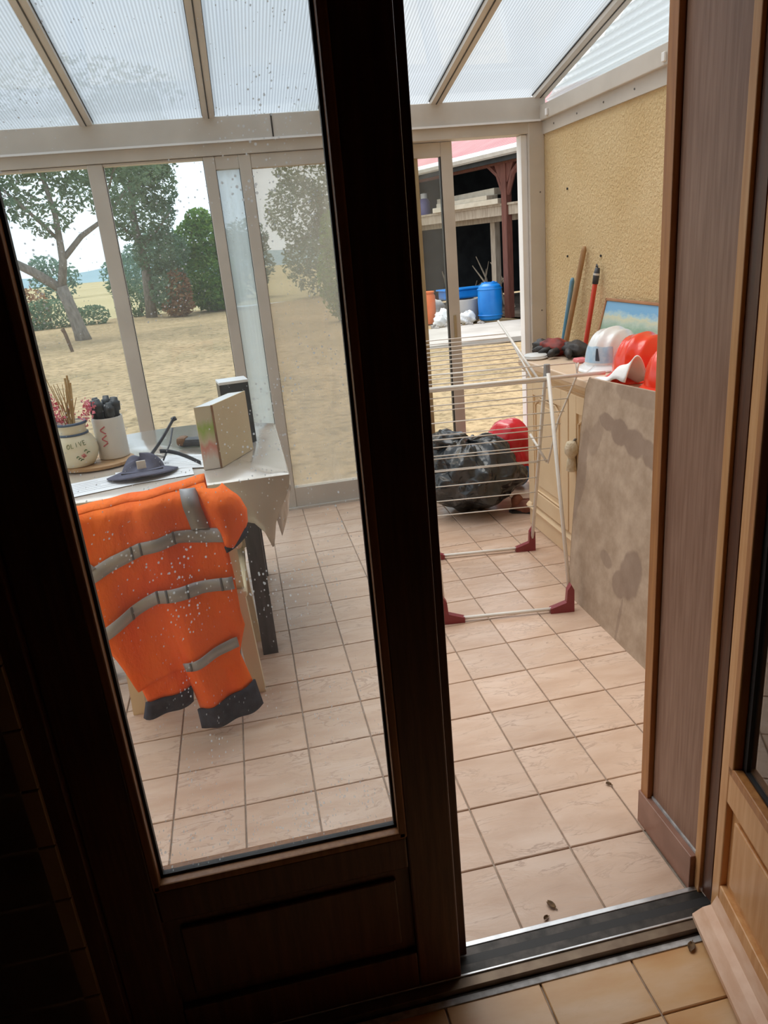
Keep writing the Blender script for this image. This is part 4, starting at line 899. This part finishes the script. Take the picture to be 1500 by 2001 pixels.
# hanging near wing on the right with its bracket
def HP(t_): return (-.005 + .10 * t_, TPZ - .03 - .40 * t_)
rod('wing_side', [(HWD + .13, -.01, TPZ + .03), (HWD + .125, 0, TPZ - .03), (HWD + .06, .05, TPZ - .22), (HWD + .02, .08, TPZ - .42)], .0042, n=6)
rod('strut', [(HWD - .03, .20, TPZ - .31), (HWD + .02, .10, TPZ - .42)], .006)
rod('wing_side', [(-HWD + .01, *HP(0)), (-HWD + .01, *HP(1))], .004, n=6)
for k in range(7):
    t_ = (k + .6) / 7; xe = HWD + .12 - .10 * t_; rod('wire', [(-HWD + .01, *HP(t_)), (xe, *HP(t_))], .0022, n=5)
rod('wire', [(-HWD, .03, TPZ + .03), (HWD + .12, -.005, TPZ + .03)], .0028, n=5)
rod('wire', [(HWD + .12, -.005, TPZ + .03), (HWD + .125, -.01, TPZ - .02)], .0028, n=5)

# small debris on the floors and sealant over the skirting
B(.868, .874, 1.222, 1.415, .0995, .108, .001).obj('sealant', 'silicone', rv)
pbr('dry_leaf', (.10, .06, .035), (.20, .12, .06), rough=.9, scale=60)
def crumb(x, y, s_, lab, rot=0):
    o = tag(empty('dead_leaf', (x, y, .001), rot), lab, 'leaf', 'dead leaves on the floors')
    solid(MB().grid(lambda u, v_: ((u - .5) * s_ * (.3 + 1.4 * v_ * (1 - v_) * 1.8), (v_ - .5) * s_ * 1.5, .0012 + .005 * (2 * u - 1) ** 2 + .001 * v_), 6, 6).obj('blade', 'dry_leaf', o, smooth=True, fix=False), .0008)
    MB().tube([(0, -s_ * .7, .002), (s_ * .05, -s_ * 1.15, .0015)], .0012, 5).obj('stalk', 'dry_leaf', o)
crumb(.525, 1.262, .016, 'small dark dead leaf on the pale tile near the threshold', .5)
crumb(.772, 1.078, .017, 'curled pale dead leaf on the tan room tile beside the open leaf', 2.4)
crumb(.50, 1.232, .009, 'tiny brown scrap on the pale tile closest to the threshold track', 2.0)
crumb(.845, 1.60, .010, 'tiny dark scrap on the tiles beside the veneer reveal', 1.0)
# ================================================================ ROOM: stool at the lower left
pbr('dark_red_fabric', (.06, .006, .006), (.09, .010, .010), rough=.7, scale=20)
stl = tag(empty('stool', (-.66, .60, 0), math.radians(20)), 'dark red upholstered stool in the shade at the lower left', 'stool')
MB().box(-.19, .19, -.19, .19, .40, .47, .02).obj('seat', 'dark_red_fabric', stl)
for (sx, sy) in ((1, 1), (1, -1), (-1, 1), (-1, -1)): taper((sx * .16, sy * .16, 0), (sx * .15, sy * .15, .40), .016, .02, .016, .02).obj('leg', 'shaded_wood', stl)

# ================================================================ OUTSIDE
m, t, b = nt('dry_lawn'); b.inputs['Roughness'].default_value = .95; b.inputs['Specular IOR Level'].default_value = .1
v = coord(t, 'Object')
n = N(t, 'ShaderNodeTexNoise', Scale=.55, Detail=8, Roughness=.65); t.links.new(v, n.inputs['Vector'])
r = ramp(t, [(.28, (.24, .20, .12)), (.42, (.345, .265, .16)), (.58, (.41, .31, .19)), (.8, (.47, .36, .23))]); t.links.new(n.outputs['Fac'], r.inputs[0])
n2 = N(t, 'ShaderNodeTexNoise', Scale=9, Detail=6, Roughness=.75); t.links.new(v, n2.inputs['Vector'])
r2 = ramp(t, [(.34, (.40, .38, .34)), (.52, (.95, .94, .92)), (.72, (1.2, 1.16, 1.1))]); t.links.new(n2.outputs['Fac'], r2.inputs[0])
mx = t.nodes.new('ShaderNodeMix'); mx.data_type = 'RGBA'; mx.blend_type = 'MULTIPLY'; mx.inputs[0].default_value = 1; t.links.new(r.outputs[0], mx.inputs[6]); t.links.new(r2.outputs[0], mx.inputs[7])
t.links.new(mx.outputs[2], b.inputs['Base Color'])
bp = t.nodes.new('ShaderNodeBump'); bp.inputs['Strength'].default_value = .5; bp.inputs['Distance'].default_value = .04; t.links.new(n2.outputs['Fac'], bp.inputs['Height']); t.links.new(bp.outputs[0], b.inputs['Normal'])
GZ = -.10
def gz(x, y): return GZ + .04 * math.sin(x * .31 + y * .17) * min(1, max(0, (y - 6) / 6)) + .03 * math.sin(x * .9 - y * .5) * min(1, max(0, (y - 6) / 6))
struct(MB().grid(lambda u, v_: (-22 + 48 * u, 4.58 + 24.9 * v_, gz(-22 + 48 * u, 4.58 + 24.9 * v_)), 90, 50).obj('floor', 'dry_lawn', smooth=True), 'dry straw-coloured mown lawn beyond the glazed front')
pbr('far_field', (.34, .29, .16), (.40, .34, .20), rough=.95, scale=.06, detail=6, spec=.1)
struct(MB().grid(lambda u, v_: (-160 + 320 * u, 29.4 + 230 * v_, -.22 - .9 * v_ + .1 * math.sin(u * 40)), 40, 12).obj('floor', 'far_field', smooth=True), 'pale yellow field sloping away beyond the lawn')
pbr('concrete', (.36, .34, .32), (.46, .44, .42), rough=.9, scale=1.5, detail=8, bump=.2, bscale=20)
pbr('hazed_hill', (.20, .29, .34), (.26, .36, .40), rough=1, scale=.02, detail=8, spec=0)  # distance haze painted into the hill vegetation colour
pbr('hill_green', (.16, .24, .20), (.22, .31, .25), rough=1, scale=.05, detail=8, spec=0)
def ridge(y0_, y1_, h, k, seed):
    rq = random.Random(seed); ph = [rq.uniform(0, 6.28) for _ in range(6)]
    def fn(u, v_):
        x = (-1.2 + 2.4 * u) * y0_ ; hh = h * (1 + .25 * math.sin(u * 9 + ph[0]) + .15 * math.sin(u * 23 + ph[1]) + .06 * math.sin(u * 71 + ph[2]) + .04 * math.sin(u * 173 + ph[3]))
        return (x, y0_ + (y1_ - y0_) * v_, -1.5 + hh * math.sin(v_ * math.pi / 2))
    return MB().grid(fn, 160, 8)
struct(ridge(240, 330, 5.2, 0, 3).obj('hills', 'hazed_hill', smooth=True), 'low wooded hills on the horizon, tinted blue-grey with painted haze')

# ---- foliage
def leafmat(name, c1, c2, c3):
    m, t, b = nt(name); b.inputs['Roughness'].default_value = .55; b.inputs['Specular IOR Level'].default_value = .3
    g_ = t.nodes.new('ShaderNodeNewGeometry'); r = ramp(t, [(0, c1), (.5, c2), (1, c3)]); t.links.new(g_.outputs['Random Per Island'], r.inputs[0]); t.links.new(r.outputs[0], b.inputs['Base Color'])
    tl = t.nodes.new('ShaderNodeBsdfTranslucent'); t.links.new(r.outputs[0], tl.inputs[0]); mx = t.nodes.new('ShaderNodeMixShader'); mx.inputs[0].default_value = .42
    o_ = t.nodes['Material Output']; t.links.new(b.outputs[0], mx.inputs[1]); t.links.new(tl.outputs[0], mx.inputs[2]); t.links.new(mx.outputs[0], o_.inputs['Surface'])
leafmat('leaf_oak', (.09, .16, .10), (.14, .23, .14), (.21, .31, .20))
leafmat('leaf_bright', (.07, .17, .04), (.13, .28, .06), (.24, .38, .09))
leafmat('leaf_blue', (.10, .19, .16), (.14, .25, .20), (.20, .31, .24))
leafmat('leaf_dry', (.24, .12, .06), (.34, .18, .10), (.40, .26, .14))
pbr('bark', (.16, .14, .12), (.27, .24, .21), rough=.95, scale=6, stretch=(3, 3, 1), bump=.6, bscale=14, bdist=.03)
def leaves(blobs, size, seed, shell=.55):
    rq = random.Random(seed); mb = MB()
    for (cx, cy, cz, rx_, ry_, rz_, n_) in blobs:
        for _ in range(n_):
            while True:
                d = Vector((rq.uniform(-1, 1), rq.uniform(-1, 1), rq.uniform(-1, 1)))
                if .05 < d.length < 1: break
            d *= (shell + (1 - shell) * d.length) / d.length if rq.random() < .6 else 1
            c = Vector((cx + d.x * rx_, cy + d.y * ry_, cz + d.z * rz_)); s_ = size * rq.uniform(.6, 1.4)
            a_ = Vector((rq.gauss(0, 1), rq.gauss(0, 1), rq.gauss(0, .7))).normalized(); b_ = a_.cross(Vector((rq.gauss(0, 1), rq.gauss(0, 1), rq.gauss(0, 1)))).normalized(); k = a_.cross(b_) * s_ * .18
            mb.add([c - a_ * s_, c + b_ * s_ * .45 + k, c + a_ * s_, c - b_ * s_ * .45 + k], [(0, 1, 2), (0, 2, 3)])
    return mb
def tree(name, label, cat, loc, trunk, limbs, blobs, size, leafm, seed, group=None, shell=.55):
    o = tag(empty(name, loc), label, cat, group)
    MB().tube([p for p, _ in trunk], [r_ for _, r_ in trunk], 10).obj('trunk', 'bark', o, smooth=True)
    for L in limbs: MB().tube([p for p, _ in L], [r_ * .68 for _, r_ in L], 7).obj('branch', 'bark', o, smooth=True)
    tag(leaves(blobs, size, seed, shell).obj('foliage', leafm, o, fix=False), kind='stuff')
    return o
# forked tree on the lawn: loc (-4, 20.8)
TL = (-3.98, 20.8, -.1)
tree('forked_tree', 'forked leafy tree with a bare grey trunk standing on the dry lawn', 'tree', TL,
     [((.05, 0, -.1), .22), ((0, 0, .25), .175), ((-.10, 0, .8), .15), ((-.22, 0, 1.35), .15)],
     [[((-.22, 0, 1.30), .19), ((-.80, .1, 1.75), .17), ((-1.6, .2, 2.25), .14), ((-2.3, .2, 3.0), .10), ((-2.8, .1, 4.2), .05)],
      [((-.20, 0, 1.35), .17), ((-.02, -.1, 1.95), .14), ((.05, -.2, 3.0), .10), ((-.1, -.2, 4.3), .06)],
      [((.0, -.1, 2.0), .11), ((.5, .1, 2.5), .10), ((1.1, .2, 2.85), .07), ((1.9, .2, 3.6), .04)],
      [((-1.2, .15, 2.0), .08), ((-1.9, -.2, 2.15), .07), ((-2.9, -.3, 2.6), .05), ((-3.8, -.2, 3.0), .03)],
      [((.02, -.1, 2.4), .07), ((-.5, -.3, 3.1), .06), ((-1.1, -.3, 3.8), .04), ((-1.4, -.2, 4.7), .03)],
      [((1.0, .2, 2.85), .05), ((1.6, -.2, 3.9), .04), ((2.3, -.2, 4.7), .03)]],
     [(-2.6, .1, 4.1, 1.3, 1.3, .9, 1400), (-1.0, .0, 4.6, 1.5, 1.4, .9, 1500), (.6, 0, 4.5, 1.4, 1.3, .9, 1300), (-3.4, 0, 3.0, 1.0, 1.0, .7, 700), (-1.6, .2, 3.5, 1.2, 1.0, .6, 800), (-.2, -.2, 3.3, .8, .9, .8, 650), (1.3, .1, 3.6, 1.0, 1.0, .7, 800), (2.2, 0, 4.4, 1.1, 1.0, .9, 900), (-3.6, .2, 4.8, 1.6, 1.2, .9, 1100), (.0, 0, 5.6, 3.6, 2.0, .8, 2200)], .075, 'leaf_oak', 11)
# leafier tree at the edge, drooping crown
tree('edge_tree', 'tall leafy tree with a drooping crown at the edge of the lawn', 'tree', (-2.85, 27.6, -.15), [((0, 0, 0), .2), ((.1, 0, 1.6), .16), ((.0, 0, 3.2), .12), ((.2, 0, 5), .06)],
     [[((0, 0, 2.2), .09), ((.8, -.3, 2.9), .06), ((1.3, -.3, 3.4), .03)], [((0, 0, 2.6), .08), ((-.8, -.3, 3.4), .05), ((-1.2, -.3, 4.2), .03)]],
     [(.5, 0, 5.2, 1.05, 1.0, 1.2, 2300), (.2, 0, 3.3, 1.2, 1.0, .8, 1500), (.9, 0, 4.2, .7, .8, .9, 1000), (-.9, 0, 4.6, .9, .9, .9, 650), (.7, -.2, 2.1, .95, .8, .7, 1300), (.8, -.3, 1.0, .7, .7, .9, 1000), (.3, 0, 6.4, 1.2, 1.0, .8, 1200)], .085, 'leaf_oak', 12)
tree('round_bush', 'dense bright green rounded bush at the edge of the lawn', 'bush', (-.80, 28.6, -.15), [((0, 0, 0), .09), ((0, 0, 1.4), .06)], [],
     [(0, 0, 1.2, 1.05, 1.0, 1.2, 3600), (-.1, 0, 2.35, .85, .8, .85, 2000), (.0, 0, 3.0, .5, .5, .5, 700), (.3, -.1, .6, 1.0, .9, .6, 1400)], .085, 'leaf_bright', 13)
tree('dry_shrub', 'rust-brown withered shrub beside the round green bush', 'shrub', (-1.75, 27.0, -.15), [((0, 0, 0), .04), ((.05, 0, .9), .02)], [],
     [(0, 0, .8, .42, .4, .8, 700), (-.1, 0, .35, .55, .4, .35, 400)], .075, 'leaf_dry', 14)
tree('dry_shrub', 'brownish weedy shrub behind the trunk of the forked tree', 'shrub', (-6.9, 28.0, -.15), [((0, 0, 0), .04), ((.05, 0, .9), .02)], [],
     [(0, 0, .7, .8, .5, .75, 700), (-.9, 0, .6, .7, .5, .6, 500)], .08, 'leaf_dry', 15)
tree('weedy_bush', 'low green bush at the left edge of the lawn', 'bush', (-5.9, 26.4, -.12), [((0, 0, 0), .04), ((.05, 0, .6), .02)], [], [(0, 0, .45, 1.0, .6, .55, 1200), (1.3, 0, .3, .6, .5, .35, 450)], .075, 'leaf_oak', 16)
tree('weedy_bush', 'low bush under the drooping tree at the lawn edge', 'bush', (-3.3, 28.8, -.15), [((0, 0, 0), .04), ((.05, 0, .6), .02)], [], [(0, 0, .5, .9, .6, .6, 900), (-.6, 0, 1.1, .4, .4, .5, 250)], .075, 'leaf_oak', 17)
# trees behind the dusty panes
tree('grey_tree', 'tall tree seen blurred through the dusty sliding pane', 'tree', (3.7, 30.5, -.2), [((0, 0, 0), .2), ((.1, 0, 2), .16), ((0, 0, 4), .1)], [], [(0, 0, 5.2, 1.7, 1.4, 1.7, 2600), (-.8, 0, 3.3, 1.3, 1.2, 1.2, 1600), (.9, 0, 3.0, 1.3, 1.2, 1.6, 1600), (.2, 0, 1.4, 1.9, 1.2, 1.4, 2000)], .09, 'leaf_oak', 18)
tree('garden_shrub', 'green shrub standing on the lawn behind the dusty pane', 'shrub', (2.55, 18.9, -.15), [((0, 0, 0), .06), ((.02, 0, 1.2), .04)], [], [(0, 0, 1.0, .48, .45, .9, 1300), (.05, 0, 2.0, .36, .35, .6, 600), (.1, 0, .5, .4, .4, .5, 500)], .06, 'leaf_bright', 19)
for i, (x, y, lab) in enumerate(((.4, 34.5, 'hedge tree left of the blurred tall tree'), (8.0, 32.5, 'hedge tree behind the shed end'), (-3.2, 35, 'hedge tree behind the round green bush'))):
    tree('hedge_tree', 'dull green ' + lab, 'tree', (x, y, -.25), [((0, 0, 0), .15), ((0, 0, 1.6), .1)], [], [(0, 0, 1.6, 1.6, 1.2, 1.4, 1900), (.5, 0, 2.6, 1.0, .9, .8, 800)], .10, 'leaf_blue', 30 + i, 'hedge trees beyond the lawn')
rh = random.Random(3)
for i in range(9):
    x = -32 + i * 5.6 + rh.uniform(-.5, .5); y = 72 + rh.uniform(-4, 4); s_ = rh.uniform(.8, 1.35)
    tree('hedgerow_tree', 'blue-green tree in the distant hedgerow beyond the field', 'tree', (x, y, -.5), [((0, 0, 0), .2), ((0, 0, 1.5), .15)], [], [(0, 0, 1.5 * s_, 2.2, 1.5, 1.5 * s_, 420), (rh.uniform(-1, 1), 0, 2.4 * s_, 1.4, 1.2, .9 * s_, 220)], .24, 'leaf_blue', 60 + i, 'distant hedgerow trees')
# stake
pbr('stake_wood', (.08, .05, .035), (.13, .08, .05), rough=.9, scale=12)
stk = tag(empty('wooden_stake', (-3.60, 17.2, GZ)), 'short dark wooden stake in the lawn near the forked tree', 'stake')
MB().tube([(.08, 0, -.05), (.0, 0, .42), (-.03, 0, .56)], [.035, .04, .035], 6).obj('post', 'stake_wood', stk); MB().tube([(-.06, 0, .50), (0, 0, .53)], .045, 6).obj('head', 'stake_wood', stk)

# ---- open shed
e1 = Vector((-.325, .946, 0)); e2 = Vector((.946, .325, 0))
sh_rot = math.atan2(.325, .946)
SO = Vector((5.72, 14.40, 0))
pbr('red_roof', (.38, .16, .175), (.44, .21, .22), rough=.6, scale=1.2, detail=6)
pbr('gutter_zinc', (.58, .58, .58), (.68, .68, .68), rough=.4, metal=.3, scale=6)
pbr('red_timber', (.11, .035, .024), (.16, .055, .038), rough=.7, scale=8, stretch=(3, 3, .5))
pbr('old_timber', (.30, .24, .18), (.42, .35, .27), rough=.85, scale=8, stretch=(3, 3, .5))
pbr('pale_plank', (.52, .46, .36), (.62, .56, .46), rough=.8, scale=6)
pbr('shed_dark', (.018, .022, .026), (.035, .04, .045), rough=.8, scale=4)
pbr('shed_earth', (.10, .08, .065), (.17, .14, .11), rough=.95, scale=4, bump=.4, bdist=.05)
sd_ = tag(empty('shed', SO, sh_rot), 'open timber shed with a red sheet roof and dark interior beyond the open door', 'shed')
# local: x = depth into the shed (e2), y = along the front (e1, away from the viewer)
ya, yb = -4.5, 5.3
def shp(n_, mb, mat, par=sd_): return mb.obj(n_, mat, par)
EV = 3.02
shp('roof_sheet', MB().grid(lambda u, v_: (-.35 + 5.4 * v_, ya + (yb - ya) * u, EV + 1.9 * v_ + .035 * math.sin(u * 2 * math.pi * 55)), 440, 1), 'red_roof'); solid(sd_.children[0], .02)
shp('fascia', MB().box(-.30, -.25, ya, yb, EV - .20, EV - .02), 'shed_dark')
gt = MB().tube([(-.40, ya, EV - .045), (-.40, yb, EV - .045)], .085, 8); shp('gutter', gt, 'gutter_zinc')
shp('back_wall', MB().box(4.6, 4.7, ya, yb, 0, EV + 1.7), 'shed_dark'); shp('end_wall', MB().box(0, 4.7, yb - .1, yb, 0, EV + .3), 'shed_dark'); shp('end_wall', MB().box(.3, 4.7, ya, ya + .1, 0, EV + .3), 'shed_dark')
for k in range(22): shp('corrugation', MB().box(4.57, 4.61, -1.0 + k * .30, -.9 + k * .30, 0, 3.2), 'shed_dark')
shp('earth_floor', MB().box(.25, 4.6, ya, yb, -.12, -.05), 'shed_earth')
shp('ceiling_boards', MB().grid(lambda u, v_: (-.25 + 5.0 * v_, ya + (yb - ya) * u, EV - .06 + 1.76 * v_), 1, 1), 'shed_dark')
for yy in (-3.4, .62, 4.7):
    shp('post', MB().box(-.075, .075, yy - .075, yy + .075, -.1, EV - .05, .01), 'red_timber')
    for s_ in (-1, 1):
        shp('brace', MB().tube([(0, yy + s_ * .06, 2.25), (0, yy + s_ * .22, 2.62), (0, yy + s_ * .62, 2.90)], [.05, .06, .06], 6), 'red_timber')
    shp('bracket', MB().prism([(yy - .35, EV - .10), (yy + .35, EV - .10), (yy + .10, EV - .55), (yy - .10, EV - .55)], 'x', -.05, .05), 'red_timber')
shp('plate_beam', MB().box(-.09, .09, ya, yb, EV - .22, EV - .08), 'red_timber')
shp('loft_beam', MB().box(-.02, .10, -2, 4.7, 1.88, 2.06), 'old_timber'); shp('loft_joist', MB().box(.3, .42, -2, 4.7, 1.78, 1.92), 'old_timber')
for k in range(5): shp('loft_board', MB().box(-.05 + k * .42, .35 + k * .42, -2, 4.6, 2.06, 2.10), 'old_timber')
shp('prop_post', MB().box(.42, .56, 1.55, 1.70, -.1, 1.9), 'old_timber'); shp('prop_post', MB().box(.9, 1.02, 4.0, 4.12, -.1, 1.9), 'old_timber')
def W(x, y, z=0): p = SO + e2 * x + e1 * y; return (p.x, p.y, z)
for i, (x, y, L, zz, th_, lab) in enumerate(((.02, 1.9, 2.3, 2.10, .10, 'pale plank lowest on the shed loft'), (.10, 2.1, 2.0, 2.20, .09, 'second pale plank on the shed loft'), (.42, 2.4, 2.6, 2.29, .13, 'greyish long plank on top of the loft pile'))):
    p = tag(empty('plank', W(x, y, zz), sh_rot + math.radians(90 - 4 * i)), lab, 'plank', 'planks on the loft'); MB().box(-L / 2, L / 2, -.14, .14, 0, th_, .01).obj('board', 'pale_plank', p); B(-L / 2 - .002, -L / 2, -.13, .13, .01, th_ - .01).obj('end_grain', 'old_timber', p)
pbr('crate_green', (.16, .20, .16), (.22, .26, .21), rough=.6, scale=6)
cr = tag(empty('crate', W(.55, -.35, 2.10), sh_rot), 'greenish crate on the shed loft beside the red post', 'crate')
MB().box(-.3, .3, -.45, .45, 0, .36).obj('box', 'crate_green', cr)
for k in range(3): MB().box(-.315, -.30, -.45, .45, .02 + k * .12, .10 + k * .12).obj('slat', 'crate_green', cr)
# blue barrel
pbr('barrel_blue', (.0, .16, .55), (.01, .22, .66), rough=.35, scale=3)
ba = tag(empty('barrel', (4.98, 14.62, -.06)), 'bright blue plastic barrel standing in front of the shed post', 'barrel')
MB().lathe([(.19, 0), (.225, .03), (.235, .10), (.243, .35), (.235, .58), (.215, .66), (.16, .70), (.155, .72), (.001, .72)], 32).obj('body', 'barrel_blue', ba, auto=35)
for z_ in (.10, .60): MB().lathe([(.238, z_ - .015), (.247, z_ - .008), (.247, z_ + .008), (.238, z_ + .015)], 32, cap=False).obj('hoop', 'barrel_blue', ba, smooth=True)
for sx in (-1, 1): MB().lathe([(.03, .72), (.03, .735), (.001, .735)], 12, (sx * .08, 0, 0)).obj('bung', 'barrel_blue', ba)
tr_ = tag(empty('trough', (4.72, 15.35, .30), math.radians(8)), 'blue plastic trough resting behind the barrel on a grey block', 'trough')
MB().box(-.55, .45, -.20, .20, .06, .24, .04).obj('tub', 'barrel_blue', tr_); MB().box(-.58, .48, -.23, .23, .235, .265, .008).obj('rim', 'barrel_blue', tr_)
ct = tag(empty('concrete_ring', (4.62, 15.15, -.08)), 'grey concrete ring under the blue trough', 'block'); MB().lathe([(.27, 0), (.28, .02), (.28, .40), (.27, .43), (.2, .43), (.2, .1), (.001, .1)], 28).obj('ring', 'concrete', ct, auto=40)
pbr('white_sack', (.62, .64, .66), (.74, .76, .78), rough=.55, scale=8, bump=.3)
pbr('rubble', (.18, .16, .15), (.40, .38, .36), rough=.9, scale=8)
for i, (x, y, sx, sz, lab) in enumerate(((4.50, 14.62, .17, .13, 'white crumpled plastic bag left of the blue barrel'), (4.12, 14.98, .20, .16, 'white bag behind the slid-back glass door'), (3.92, 14.55, .14, .12, 'small white bag beside the rubble'), (4.02, 15.9, .33, .26, 'large grey-white sack behind the white bags'))):
    o = tag(empty('plastic_bag', (x, y, -.09)), lab, 'bag', 'bags in front of the shed'); blob(0, 0, sz * .8, sx, sx * .8, sz, 40 + i, .25, 24, 14).obj('bag', 'white_sack', o, smooth=True); MB().tube([(0, 0, sz * 1.5), (.01, 0, sz * 1.9)], [.03, .05], 7).obj('knot', 'white_sack', o)
for i in range(10):
    x = 3.72 + (i % 5) * .22 + R.uniform(-.02, .02); y = 13.98 + (i // 5) * .22 + R.uniform(-.02, .02)
    tag(blob(0, 0, .03, R.uniform(.04, .08), R.uniform(.04, .08), R.uniform(.03, .07), 70 + i, .4, 8, 6).obj('stone', 'rubble'), 'small grey stone in the rubble before the shed', 'stone', 'rubble stones')
    C.objects[-1].location = (x, y, -.08)
pbr('orange_plastic', (.70, .14, .03), (.78, .20, .05), rough=.5, scale=4)
oc = tag(empty('orange_drum', (3.86, 15.35, -.08)), 'orange plastic drum behind the bronze door stile', 'drum'); MB().lathe([(.17, 0), (.19, .03), (.19, .55), (.16, .6), (.001, .6)], 24).obj('body', 'orange_plastic', oc, auto=40); MB().lathe([(.17, .60), (.18, .61), (.18, .64), (.001, .65)], 24).obj('lid', 'orange_plastic', oc, auto=40)
pbr('purple_plastic', (.16, .15, .34), rough=.4)
pb = tag(empty('canister', W(.5, 4.3, 2.10)), 'purple canister with a white top on the shed loft', 'canister'); MB().lathe([(.13, 0), (.14, .02), (.14, .30), (.10, .38), (.05, .40)], 20).obj('body', 'purple_plastic', pb, auto=40); MB().lathe([(.08, .39), (.08, .50), (.001, .52)], 16).obj('cap', 'white_sack', pb, auto=40)
# branches and poles stored in the shed
for i in range(9):
    p = Vector(W(.7 + R.uniform(0, 1.4), 2.0 + R.uniform(-3.0, 3.0), -.05)); q2 = p + e1 * R.uniform(-1.4, 1.4) + e2 * R.uniform(-.2, .7) + Vector((0, 0, R.uniform(.5, 1.5)))
    o = tag(empty('stored_branch', p), 'thin dry branch stored in the dark shed', 'branch', 'branches in the shed'); d = q2 - p
    MB().tube([(0, 0, 0), d * .5 + Vector((.05, .05, .08)), d], [.03, .024, .012], 6).obj('stem', 'old_timber', o); MB().tube([d * .5 + Vector((.05, .05, .08)), d * .8 + Vector((.2, -.1, .1))], [.014, .007], 5).obj('twig', 'old_timber', o)
# concrete apron before the shed
struct(MB().box(2.2, 9, 11.6, 14.0, -.12, -.045).obj('trim_8', 'concrete'), 'pale concrete apron in front of the shed').rotation_euler = (0, 0, 0)
